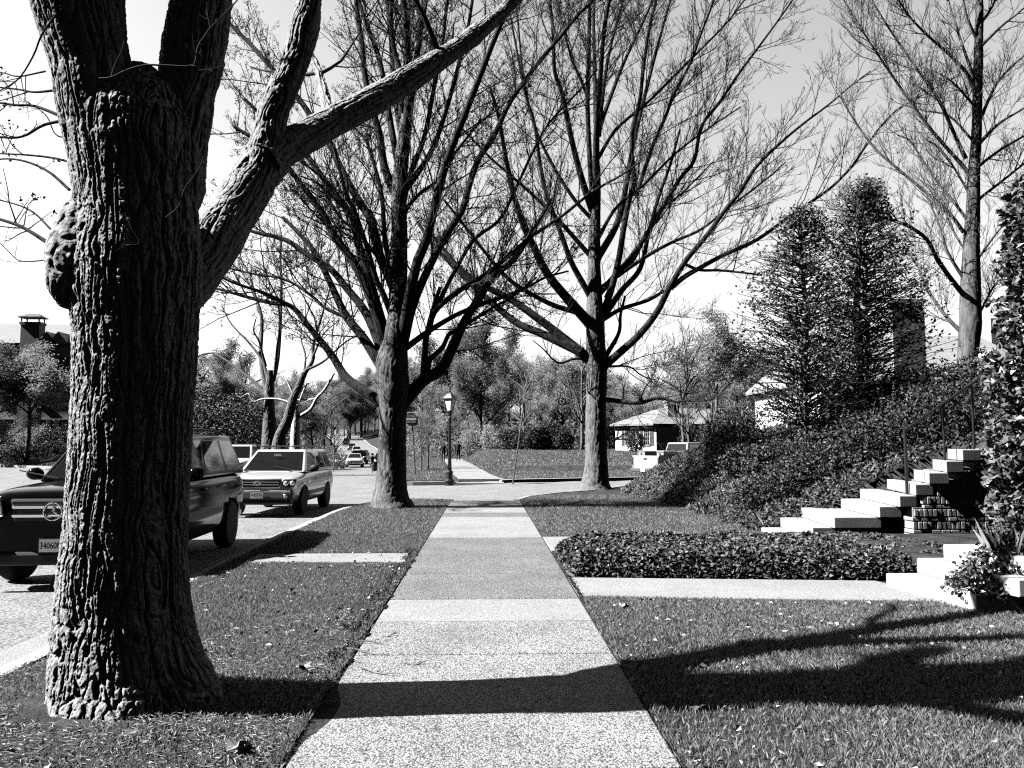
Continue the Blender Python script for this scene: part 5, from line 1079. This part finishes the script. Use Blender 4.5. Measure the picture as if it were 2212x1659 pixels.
# ------------------------------------------------------------------ evergreens, shrubs, background trees
def spray_branches(g, H, Rmax, n, z0=.12, shape=.9, up_=.35):
    out = []
    for k in range(n):
        t = g.uniform(0, 1)**1.15; z = H*(z0+(1-z0)*t*.99); r = Rmax*(1-t)**shape*(.62+.38*smooth(0, .22, t))*g.uniform(.5, 1.2)+.15; a_ = g.uniform(0, 2*np.pi); d = np.array([math.cos(a_), math.sin(a_), up_*g.uniform(.0, 1.6)])
        pts = [np.array([0, 0, z])]; K = 6
        for _ in range(K-1): d = d+g.normal(size=3)*.10+np.array([0, 0, .035]); pts.append(pts[-1]+d/np.linalg.norm(d)*r/(K-1))
        out.append(np.array(pts))
    return out
def holly(label, px, Yh, pyb, pyt, Rpx, nb, nl, seed, group):
    g = np.random.default_rng(seed); p = at(px, pyb, Yh); top = at(px, pyt, Yh); zg_ = float(zfun(p[0], Yh)); H = float(top[2])-zg_; Rm = Rpx*Yh/FPX
    r = empty('evergreen_tree', (float(p[0]), Yh, zg_), 0, label, 'tree', group)
    b = MB(); K = 30; zz = np.linspace(-.3, H*.97, K); S = np.c_[.05*np.cumsum(g.normal(size=K))*.4, .05*np.cumsum(g.normal(size=K))*.4, zz]; b.tube(S, np.linspace(.15, .012, K), 12); tk = b.build('trunk', M['bark'], r, smooth=True)
    br = spray_branches(g, H, Rm, nb, shape=.62); b = MB(); V, F = tube_batch(np.array(br), np.array([np.linspace(.014, .005, 6)]*len(br)), 4); b.add(V, [F]); b.build('branches', M['twig'], r)
    C = []; per = max(1, nl//nb)
    for P in br:
        u = g.uniform(.30, 1.08, per)**.8; k = np.clip((u*5).astype(int), 0, 4); f = u*5-k; c = P[k]+(P[k+1]-P[k])*f[:, None]; C.append(c+g.normal(size=(per, 3))*np.array([.10, .10, .07]))
    C = np.concatenate(C); C = C[C[:, 2] > .15]; keep = perlin(C[:, 0]*1.8+seed, C[:, 1]*1.8, C[:, 2]*2.2) > -.16; C = C[keep]
    b = MB(); V, F = leaf_quads(C, .088, .05, g, .1); b.add(V, [F]); b.build('crown', M['holly'], r)
    return r
hg = 'pair of pointed evergreens on the bank'
holly('shorter left one of the two pointed evergreens on the bank', 1745, 17.2, 1040, 452, 190, 680, 10500, 61, hg)
holly('taller right one of the two pointed evergreens on the bank', 1884, 18.2, 1010, 395, 185, 760, 12000, 62, hg)

def bush_mesh(g, rx, ry, rz, n, ls, lw, lump=.35, flat=.1, skirt=0.0, clumps=0):
    """leaf shell with uneven outline over a loose inside"""
    d = g.normal(size=(n, 3)); d /= np.linalg.norm(d, axis=1)[:, None]; rad = g.uniform(.35, 1, n)**.45
    q = 1+lump*perlin(d[:, 0]*2.2+g.uniform(0, 50), d[:, 1]*2.2, d[:, 2]*2.2)+.18*perlin(d[:, 0]*6, d[:, 1]*6, d[:, 2]*6+9)
    C = d*(rad*q)[:, None]*np.array([rx, ry, rz]); C = C[C[:, 2] > -rz*(1-skirt*.0)]; return leaf_quads(C, ls, lw, g, flat)
def bush(label, x, y, rx, rz, n, ls, m, seed, cat='shrub', name='shrub', group=None, ry=None, zc=.75, lump=.35, z=None, stems=True):
    g = np.random.default_rng(seed); zg_ = float(zfun(x, y)) if z is None else z; r = empty(name, (x, y, zg_), 0, label, cat, group)
    V, F = bush_mesh(g, rx, ry or rx, rz, n, ls, ls*.6, lump); V = V+np.array([0, 0, rz*zc]); V[:, 2] = np.maximum(V[:, 2], -.05); b = MB(); b.add(V, [F]); b.build('foliage', m, r)
    b = MB()
    for k in range(7): a_ = k*.9; d = np.array([math.cos(a_)*rx*.55, math.sin(a_)*(ry or rx)*.55, rz*1.25]); b.tube(spline([(0, 0, -.15), d*.4+g.normal(size=3)*.05, d], 6), np.linspace(.03, .008, 6), 5)
    b.build('stems', M['twig'], r); return r
# tall ivy-clad bush at the right edge
def lumps(label, cs, n, ls, m, seed, name, cat, flat=.2):
    """one plant whose foliage fills several overlapping lumps (centre, radii)"""
    g = np.random.default_rng(seed); c0 = np.array(cs[0][0], float); zg_ = min(c[0][2]-c[1][2] for c in cs); r = empty(name, (c0[0], c0[1], zg_), 0, label, cat); b = MB(); tot = sum(np.prod(c[1])**.6 for c in cs)
    for c, rr in cs:
        k = int(n*np.prod(rr)**.6/tot); V, F = bush_mesh(g, *rr, k, ls, ls*.75, .30, flat); b.add(V+np.array(c)-np.array([c0[0], c0[1], zg_]), [F])
    b.build('foliage', m, r)
    b = MB()
    for c, rr in cs: p = np.array(c)-np.array([c0[0], c0[1], zg_]); b.tube(spline([(0, 0, -.2), p*np.array([.6, .6, .5]), p], 8), np.linspace(.06, .015, 8), 6)
    b.build('stems', M['twig'], r); return r
def c_(px, py, Y, r): p = at(px, py, Y); return (tuple(p), r)
lumps('tall dark ivy-clad bush leaning over the steps at the picture edge', [c_(2215,1090,10.3,(.42,.5,.55)),c_(2210,960,10.4,(.40,.5,.6)),c_(2225,820,10.4,(.5,.5,.6)),c_(2232,690,10.5,(.45,.5,.6)),c_(2225,560,10.5,(.38,.45,.55)),c_(2238,450,10.6,(.40,.45,.5)),c_(2180,1020,10.2,(.25,.3,.22)),c_(2205,1130,10.1,(.26,.3,.22))],
      9000, .105, M['holly'], 71, 'ivy_bush', 'bush')
lumps('low ivy shrub spilling over the bottom of the near steps', [c_(2175,1235,7.75,(.42,.4,.30)),c_(2110,1268,7.6,(.26,.3,.16)),c_(2225,1190,7.9,(.4,.4,.34)),c_(2235,1270,7.5,(.4,.35,.22))], 5200, .055, M['ivy'], 72, 'ivy_shrub', 'shrub')
# grassy tufts
g = np.random.default_rng(80)
def tuft(label, x, y, h, n, group, z=None):
    zz = float(zfun(x, y)) if z is None else z; r = tag(MB().add(*(lambda V, F: (V, [F]))(*blades(g.normal(0, .09, n), g.normal(0, .09, n), h, .016, np.zeros(n), .45))).build('grass_tuft', M['cover']), label, 'plant', group); r.location = (x, y, zz+.02); return r
tuft('wiry grass tuft growing beside the landing of the near steps', 5.15, 7.75, .42, 60, None, .3)
for k, (px, Y) in enumerate(((1525, 17.5), (1560, 17.0), (1640, 18.5), (1700, 15.5), (1665, 16.2), (1930, 15.0), (1800, 15.2))):
    p = at(px, 1100, Y); tuft('long-leaved grass clump sprouting from the bank', float(p[0]), Y, .30, 32, 'grass clumps on the bank')
# shrubs under the evergreens on the bank
for k, (px, Y, rx, rz) in enumerate(((1640,15.6,.5,.35),(1700,15.0,.55,.4),(1770,14.8,.6,.4),(1840,14.6,.6,.45),(1905,14.3,.6,.5),(1965,14.1,.6,.5),(2030,14.0,.6,.5),(2095,14.0,.6,.55),(1735,16.0,.6,.4),(1880,15.8,.7,.45),(1990,15.6,.7,.55),(2070,15.4,.7,.6))):
    p = at(px, 1100, Y); bush('low dark glossy shrub between the upper steps and the pointed evergreens', float(p[0]), Y, rx, rz, 1500, .075, M['holly_dull'], 400+k, group='low dark shrubs above the upper steps')
for k, (px, py, Y, rx, rz) in enumerate(((1585,985,21,.8,.6),(1600,930,23,.9,.7),(1560,965,22,.6,.45),(1610,960,19,.7,.45),(1690,930,18,.7,.35),(1790,950,17.5,.7,.35),(1850,980,16.8,.7,.4),(1930,955,17.0,.8,.55),(2010,930,17,.9,.75),(2085,960,16,.8,.7),(2140,930,16.5,.9,.8),(1760,1020,16.6,.6,.42),(1985,1010,15.4,.55,.45),(1650,1000,18,.5,.35),(2060,890,19,.9,.7))):
    p = at(px, py, Y); zb_ = float(zfun(p[0], Y)); bush('dark leafy shrub in the mass under the pointed evergreens', float(p[0]), Y, rx, rz, 1700, .085, M['shrub'], 90+k, group='shrubs under the pointed evergreens')
# left yards
def bp(label, px, py, Y, rx, rz, n, ls, m, seed, **kw):
    p = at(px, py, Y); return bush(label, float(p[0]), Y, rx, rz, n, ls, m, seed, **kw)
def tree_mesh(seed, H, crown_r, crown_h, n, ls, twigs=True, spread=1.0, trunk_r=.18, lean=0.0, base=.25, clump=46):
    """trunk + limbs mesh and leaf mesh of one broadleaf tree, built at the origin"""
    g = np.random.default_rng(seed); tb = MB(); K = 10; tz = np.linspace(-.3, H*.8, K); S = np.c_[lean*tz/H+.05*np.cumsum(g.normal(size=K)), .05*np.cumsum(g.normal(size=K)), tz]; tb.tube(S, np.linspace(trunk_r, trunk_r*.2, K), 9)
    out = [[], [], []]; C = []
    for k in range(16):
        t = g.uniform(base, .95); p = np.array([np.interp(t*H*.8, tz, S[:, i_]) for i_ in (0, 1)]+[t*H*.8]); a_ = k*2.4+g.normal()*.3; el = g.uniform(.35, 1.1); ln = crown_r*g.uniform(.45, 1.2)*(1.15-.55*t); d = np.array([math.cos(a_)*math.cos(el), math.sin(a_)*math.cos(el), math.sin(el)])
        pts = [p]
        for _ in range(5): d = d+g.normal(size=3)*.13+UP*.06; d /= np.linalg.norm(d); pts.append(pts[-1]+d*ln/4.2)
        out[0].append((np.array(pts), np.linspace(trunk_r*.42, trunk_r*.08, 6)))
    sp = dict(den=(0, 2.4*4/crown_r, 2.6*4/crown_r), t0=(.2, .2, .2), len=(0, crown_r*.42, crown_r*.18), rad=(0, trunk_r*.11, trunk_r*.055), ang=(25, 65), trop=.4, wob=.13, bias=.3)
    for P, r in list(out[0]): sprout(g, P, r, 1, dict(sp, den=(0, sp['den'][1], sp['den'][2])), out) if False else None
    for P, r in out[0]:
        o2 = [[], []]; sprout(g, P, r, 0, dict(sp, den=sp['den'][1:], len=sp['len'][1:], rad=sp['rad'][1:], t0=(.2, .2)), o2); out[1] += o2[0]; out[2] += o2[1]
    for lv, sd in ((0, 6), (1, 4), (2, 3)):
        if out[lv]: V, F = tube_batch(np.array([a_ for a_, _ in out[lv]]), np.maximum(np.array([c for _, c in out[lv]]), .008), sd); tb.add(V, [F])
    tips = np.concatenate([P[2:] for lv in (1, 2) for P, _ in out[lv]]+[P[3:] for P, _ in out[0]])
    lb = None
    if n: idx = g.integers(0, len(tips), n); C = tips[idx]+g.normal(size=(n, 3))*crown_r*.065; lb = MB(); V, F = leaf_quads(C, ls, ls*.6, g); lb.add(V, [F])
    return tb, lb
def make_tree(name, label, group, tb, lb, m_b, m_l, loc, rz=0.0, sc=(1, 1, 1)):
    r = empty(name, loc, rz, label, 'tree', group); r.scale = sc; tb.build('trunk', m_b, r, smooth=True)
    if lb: lb.build('crown', m_l, r)
    return r
def place(src, label, group, px, Y, H, ratio=1.0, rz=0.0, z=None):
    c = copy_tree(src); p = at(px, 961, Y); zz = float(zfun(p[0], Y)) if z is None else z; c.location = (float(p[0]), Y, zz); s_ = H/src['height']; c.scale = (s_*ratio, s_*ratio, s_); c.rotation_euler = (0, 0, rz); c['label'] = label
    if group: c['group'] = group
    elif 'group' in c: del c['group']
    return c
# models (the first of each kind stands in the scene itself)
def first(name, label, group, px, Y, H, args, m_b, m_l, ratio=1.0, rz=0.0):
    tb, lb = tree_mesh(**args); p = at(px, 961, Y); s_ = H/args['H']; r = make_tree(name, label, group, tb, lb, m_b, m_l, (float(p[0]), Y, float(zfun(p[0], Y))), rz, (s_*ratio, s_*ratio, s_)); r['height'] = args['H']; return r
round_tree = first('budding_tree', 'dense round tree in fine new leaf directly behind the lamp post', None, 1040, 84, 13.2, dict(seed=101, H=11, crown_r=4.6, crown_h=8, n=30000, ls=.18, base=.16, trunk_r=.24), M['bark'], M['spring_dark'], .78)
pale_tree = first('budding_tree', 'pale budding tree right of the dense round tree, beyond the lawn', None, 1215, 92, 11.5, dict(seed=102, H=11, crown_r=4.4, crown_h=8, n=15000, ls=.18, base=.2, trunk_r=.2), M['bark'], M['spring'], 1.0)
pale_tree2 = first('budding_tree', 'tall thin budding tree right of the pale one beyond the lawn', None, 1258, 98, 12.5, dict(seed=108, H=11, crown_r=3.6, crown_h=8, n=9000, ls=.17, base=.3, trunk_r=.2), M['bark_pale'], M['spring'], 1.0)
pale_bare = first('bare_tree', 'pale twiggy bare tree at the edge of the wood behind the small conifers', None, 1180, 100, 12.0, dict(seed=109, H=11, crown_r=4.2, crown_h=8, n=0, ls=.2, base=.2, trunk_r=.2), M['twig_pale'], None, 1.0)
bare_tree = first('bare_tree', 'small bare tree with fine twigs left of the white house chimney', None, 1475, 70, 8.8, dict(seed=103, H=9, crown_r=4.4, crown_h=7, n=0, ls=.2, base=.2, trunk_r=.17), M['bark'], None)
wg = 'trees in the far wood'; rr = np.random.default_rng(7); far_label = 'grey budding tree standing in the wood that closes the view'
for k in range(56):
    px = 395+k*25+rr.uniform(-14, 14); Yw = rr.uniform(105, 150); src = (pale_tree, pale_bare, pale_tree2, round_tree, pale_tree2, bare_tree, pale_bare)[k % 7]
    hb = 14.0+3*rr.uniform(-1, 1)+(3.0 if 960 < px < 1180 else 0)+(2.5 if px > 1500 else 0)
    if 735 < px < 880: Yw += 150; hb = 10
    place(src, far_label, wg, px, Yw, hb*Yw/125*.92, rr.uniform(.9, 1.25), rr.uniform(0, 6.28))
for k in range(30):   # nearer, lower growth that closes the gaps
    px = 400+k*46+rr.uniform(-15, 15)
    if 715 < px < 905: continue
    Yw = rr.uniform(88, 104); place((pale_tree2, pale_bare, pale_tree)[k % 3], far_label, wg, px, Yw, rr.uniform(5.5, 9.5), rr.uniform(.9, 1.3), rr.uniform(0, 6.28))
for k in range(16):
    px = 690+k*13; place((pale_tree, round_tree)[k % 2], far_label, wg, px, 255+(k*37 % 60), 15+k % 4*2, 1.1, k*1.7)
for k in range(10):
    px = -30+k*42; place(pale_tree, far_label, wg, px, rr.uniform(100, 130), rr.uniform(9, 13), 1.1, rr.uniform(0, 6.28))
for k in range(7):
    place((pale_tree, bare_tree)[k % 2], far_label, wg, 1560+k*105+rr.uniform(-15, 15), rr.uniform(60, 85), rr.uniform(10, 13), 1.1, rr.uniform(0, 6.28))
# dark wood floor of undergrowth
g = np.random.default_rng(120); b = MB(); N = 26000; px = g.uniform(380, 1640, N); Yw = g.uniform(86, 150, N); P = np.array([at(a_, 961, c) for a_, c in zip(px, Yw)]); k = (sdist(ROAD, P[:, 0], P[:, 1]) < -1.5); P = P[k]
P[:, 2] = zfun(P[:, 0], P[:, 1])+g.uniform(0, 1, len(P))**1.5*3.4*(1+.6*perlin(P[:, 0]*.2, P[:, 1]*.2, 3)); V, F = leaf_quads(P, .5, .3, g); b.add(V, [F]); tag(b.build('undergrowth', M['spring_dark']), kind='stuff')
# flowering tree before the stucco house and shrubs at its foot
place(pale_tree, 'spreading multi-stemmed tree in bud before the stucco house', None, 60, 66, 9.6, 1.25, 2.0)
place(round_tree, 'rounded tree in bud at the left edge before the stucco house', None, -25, 64, 9.0, 1.1, 1.0)
for px, Y, rx, rz, m in ((40,70,1.1,1.5,'spring'),(75,71,1.2,1.6,'spring'),(105,71,1.0,1.2,'shrub'),(140,71,1.2,1.3,'shrub'),(5,70,1.2,1.2,'shrub')):
    bp('leafy shrub against the wall of the stucco house', px, 950, Y, rx, rz, 1600, .16, M[m], int(px)+200, group='shrubs along the stucco house')
for px, Y in ((15, 66), (60, 66.5), (100, 67.5), (135, 68.5)): bp('low dark hedge plant along the bed of the stucco house', px, 955, Y, 1.6, .7, 1500, .14, M['conifer'], int(px)+230, group='low dark hedge plants')
# broad glossy evergreens behind the pickup
for k, (px, Y, rx, rz, lab) in enumerate(((440, 60, 2.0, 2.9, 'broad glossy evergreen beside the big trunk, left of the two'), (505, 58, 2.4, 2.8, 'broad glossy evergreen rising behind the white oncoming pickup'), (560, 64, 1.8, 2.4, 'dark evergreen bush behind the forked dark tree'))):
    bp(lab, px, 950, Y, rx, rz, 5200, .20, M['shrub'], 260+k, name='evergreen_bush', cat='bush', zc=.9)
for k, (px, Y, rx, rz) in enumerate(((690, 66, 1.5, 1.4), (720, 72, 1.4, 1.3), (655, 62, 1.4, 1.0), (610, 58, 1.6, 1.0))): bp('twiggy low bush in the yard left of the street', px, 955, Y, rx, rz, 1500, .16, M['spring_dark'], 280+k, group='bushes in the left yard')
# young conifers beyond the far lawn
for k, (px, Y, rx, rz) in enumerate(((1150, 79, .95, 1.35), (1172, 80, 1.0, 1.5), (1195, 80, 1.1, 1.7), (1218, 79, 1.0, 1.3), (1318, 84, 1.1, 1.6), (1130, 81, 1.0, 1.1))):
    bp('small dark conifer beyond the far lawn', px, 970, Y, rx, rz, 1900, .22, M['conifer'], 300+k, name='conifer', cat='conifer', group='small dark conifers beyond the lawn', zc=.7)
bp('dark conifer in front of the small white house', 1374, 970, 72.5, .8, 1.25, 1300, .2, M['conifer'], 310, name='conifer', cat='conifer', zc=.7)
for k, (px, Y, rx, rz) in enumerate(((1065, 82, 1.5, 1.5), (1095, 83, 1.6, 1.2), (1015, 84, 1.3, 1.6))): bp('pale flowering shrub at the foot of the dense round tree', px, 960, Y, rx, rz, 1900, .2, M['blossom'] if k == 1 else M['spring'], 320+k, group='pale shrubs by the dense round tree')
for k, (px, Y, rx, rz) in enumerate(((1500, 71, 1.4, 1.4), (1545, 68, 1.6, 2.0), (1580, 64, 1.6, 2.2), (1490, 76, 1.0, 1.8))): bp('dark yard shrub right of the small white house', px, 960, Y, rx, rz, 1900, .2, M['conifer'], 330+k, group='dark yard shrubs by the white house')
place(bare_tree, 'multi-branched bare yard tree in front of the white house chimney', None, 1485, 66, 7.0, .9, 1.2)
place(bare_tree, 'bare yard tree at the right end of the white house', None, 1540, 66, 7.6, .9, 4.0)
bb_ = place(bare_tree, 'leaning bare tree behind the tall straight tree', None, 1255, 78, 13, .8, 2.2)
# dark, leaning and white trees beyond the silver wagon
T5 = [([(580,864),(563,772),(565,690),(548,630),(540,602)],13,6),([(582,850),(601,770),(608,633),(606,560),(608,508)],10,5),([(578,866),(574,852),(550,826),(526,806),(470,768),(440,766),(411,783)],9,3),([(580,830),(568,783),(540,743),(499,699),(480,662)],8,3),([(574,790),(560,740),(548,715),(552,690)],6,3),([(592,820),(598,760),(604,700),(600,650)],8,4)]
spf = dict(den=(1.1, 2.0, 2.2), t0=(.2, .2, .2), len=(1.7, .8, .4), rad=(.03, .016, .011), ang=(25, 65), trop=.4, wob=.13, bias=.3)
traced_tree('yard_tree', 'dark forked yard tree behind the silver wagon', tuple(at(580, 954, 52)), [(965,564,602),(930,567,598),(895,570,594),(864,571,592),(830,574,592),(800,577,590)], 52, T5, spf, 51, M['bark'], M['twig'], 0, .06, .4, .010, amp=.03)
T6 = [([(657,808),(676,777),(677,743),(696,680),(712,627)],11,4),([(660,800),(700,780),(745,740),(790,715)],7,3),([(655,815),(660,770),(650,730),(655,690)],6,2),([(676,770),(700,720),(735,690)],6,2)]
traced_tree('yard_tree', 'leaning dark yard tree right of the forked one', tuple(at(600, 955, 50)), [(962,588,616),(940,594,618),(910,610,631),(864,624,642),(835,638,652),(805,651,664)], 50, T6, spf, 52, M['bark'], M['twig'], 0, .06, .4, .010, amp=.03)
T7 = [([(641,900),(651,897),(672,883),(684,860),(701,841),(722,806)],9,5),([(684,860),(670,863),(642,864)],4,3),([(638,880),(624,870),(599,862),(567,862),(547,867),(536,850),(520,858),(508,848)],6,2),([(636,872),(633,852),(620,822)],6,3),([(640,890),(650,860),(662,832),(672,826)],6,3)]
traced_tree('sycamore_tree', 'white-barked tree with crooked pale branches beside the leaning tree', tuple(at(636, 957, 51.5)), [(962,627,648),(940,628,648),(915,630,648),(893,632,647),(875,633,645)], 51.5, T7, dict(spf, den=(.8, 1.2), len=(1.0, .5), rad=(.025, .012), t0=(.3, .3)), 53, M['bark_white'], M['bark_white'], 0, .06, .3, .008, amp=.015)
place(bare_tree, 'small bare street tree left of the parked white hatchback', None, 722, 70, 6.4, .75, .4)
place(bare_tree, 'slim bare tree behind the do not enter sign', None, 925, 52, 6.0, .5, 3.0)
place(bare_tree, 'slim pale bare tree between the sign and the lamp post', None, 912, 56, 6.5, .45, 5.0)

# ------------------------------------------------------------------ fallen twigs and leaves
g = np.random.default_rng(140)
for k, (px, py, ln, a_) in enumerate(((805,1380,.30,-.15),(790,1398,.34,-.25),(815,1438,.34,-.45),(900,1421,.16,-.05),(845,1363,.14,.1),(230,1540,.45,.1),(690,1440,.25,-.1))):
    Yt = FPX*1.535/(py-961); p = at(px, py, Yt); n = 7; d = np.array([math.cos(a_), math.sin(a_), 0]); S = np.array([d*ln*(t-.5)+np.array([0, 0, .008+.01*math.sin(t*5+k)])+np.array([-d[1], d[0], 0])*.025*math.sin(t*4+k) for t in np.linspace(0, 1, n)])
    b = MB(); b.tube(S, np.linspace(.007, .003, n), 6); b.tube([S[3], S[3]+np.array([.03, .05, .012])], [.004, .002], 5); o = tag(b.build('fallen_twig', M['twig_pale']), 'dry fallen twig lying at the edge of the sidewalk and turf', 'twig', 'fallen twigs by the sidewalk'); o.location = (p[0], p[1], float(zfun(p[0], p[1]))+.018)
for k, (px, py) in enumerate(((795,1284),(510,1600),(528,1605),(1352,1308),(660,1437))):
    Yt = FPX*1.53/(py-961); p = at(px, py, Yt); b = MB(); n = 11; a_ = np.linspace(0, 2*np.pi, n, endpoint=False); r_ = .045*(1+.45*np.cos(a_*5)); ring = np.c_[r_*np.cos(a_), r_*np.sin(a_), .02*np.cos(a_*2+k)+.02]
    b.add(np.concatenate([ring, [[0, 0, .005]]]), [np.stack([np.arange(n), (np.arange(n)+1) % n, np.full(n, n)], 1)]); b.tube([(0, 0, .006), (-.06, .02, .015)], .002, 4); o = tag(b.build('fallen_leaf', M['litter']), 'pale dry leaf curled on the turf', 'leaf', 'dry leaves on the turf'); o.location = (p[0], p[1], float(zfun(p[0], p[1]))+.02)
# ------------------------------------------------------------------ light, sky, exposure
SUN_EL, SKY, EXPO = 43.0, 0.09, 1.9
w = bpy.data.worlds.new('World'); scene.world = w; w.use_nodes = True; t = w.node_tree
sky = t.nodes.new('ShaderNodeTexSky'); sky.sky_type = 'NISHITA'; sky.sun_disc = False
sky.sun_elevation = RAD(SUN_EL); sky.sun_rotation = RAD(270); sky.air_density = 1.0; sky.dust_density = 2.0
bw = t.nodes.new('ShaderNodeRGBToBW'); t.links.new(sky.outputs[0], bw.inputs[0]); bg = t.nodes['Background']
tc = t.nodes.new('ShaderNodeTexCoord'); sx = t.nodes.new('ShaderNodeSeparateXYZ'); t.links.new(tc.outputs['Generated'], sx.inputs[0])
# sky brightness shaped: full ahead, dimmed behind the camera and overhead to blacken shade
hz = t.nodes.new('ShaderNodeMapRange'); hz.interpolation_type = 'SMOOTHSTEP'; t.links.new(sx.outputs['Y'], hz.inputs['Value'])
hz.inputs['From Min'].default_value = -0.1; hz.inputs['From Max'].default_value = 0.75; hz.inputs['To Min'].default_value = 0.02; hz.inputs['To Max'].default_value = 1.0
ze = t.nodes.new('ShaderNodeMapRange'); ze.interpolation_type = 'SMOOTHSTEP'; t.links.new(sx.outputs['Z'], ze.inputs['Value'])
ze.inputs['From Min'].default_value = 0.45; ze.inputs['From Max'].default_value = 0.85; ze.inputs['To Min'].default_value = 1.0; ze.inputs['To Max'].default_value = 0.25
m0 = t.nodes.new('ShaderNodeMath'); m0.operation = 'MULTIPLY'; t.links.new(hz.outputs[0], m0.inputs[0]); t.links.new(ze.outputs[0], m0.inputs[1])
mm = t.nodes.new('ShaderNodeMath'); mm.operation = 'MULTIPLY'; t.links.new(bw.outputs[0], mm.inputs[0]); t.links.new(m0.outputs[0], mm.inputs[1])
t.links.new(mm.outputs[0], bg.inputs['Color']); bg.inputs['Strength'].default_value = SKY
sl = bpy.data.lights.new('sun', 'SUN'); sl.energy = 5.0; sl.angle = RAD(0.5); sl.color = (1, 1, 1)
so = bpy.data.objects.new('sun', sl); COL.objects.link(so)
d = Vector((math.cos(RAD(SUN_EL)), 0.05, -math.sin(RAD(SUN_EL)))); so.rotation_euler = d.to_track_quat('-Z', 'Y').to_euler()
scene.view_settings.view_transform = 'Standard'; scene.view_settings.look = 'None'; scene.view_settings.exposure = EXPO; scene.view_settings.gamma = 1
scene.cycles.use_denoising = False; scene.cycles.filter_width = 1.2
scene.cycles.max_bounces = 4; scene.cycles.diffuse_bounces = 0; scene.cycles.glossy_bounces = 2; scene.cycles.transmission_bounces = 2
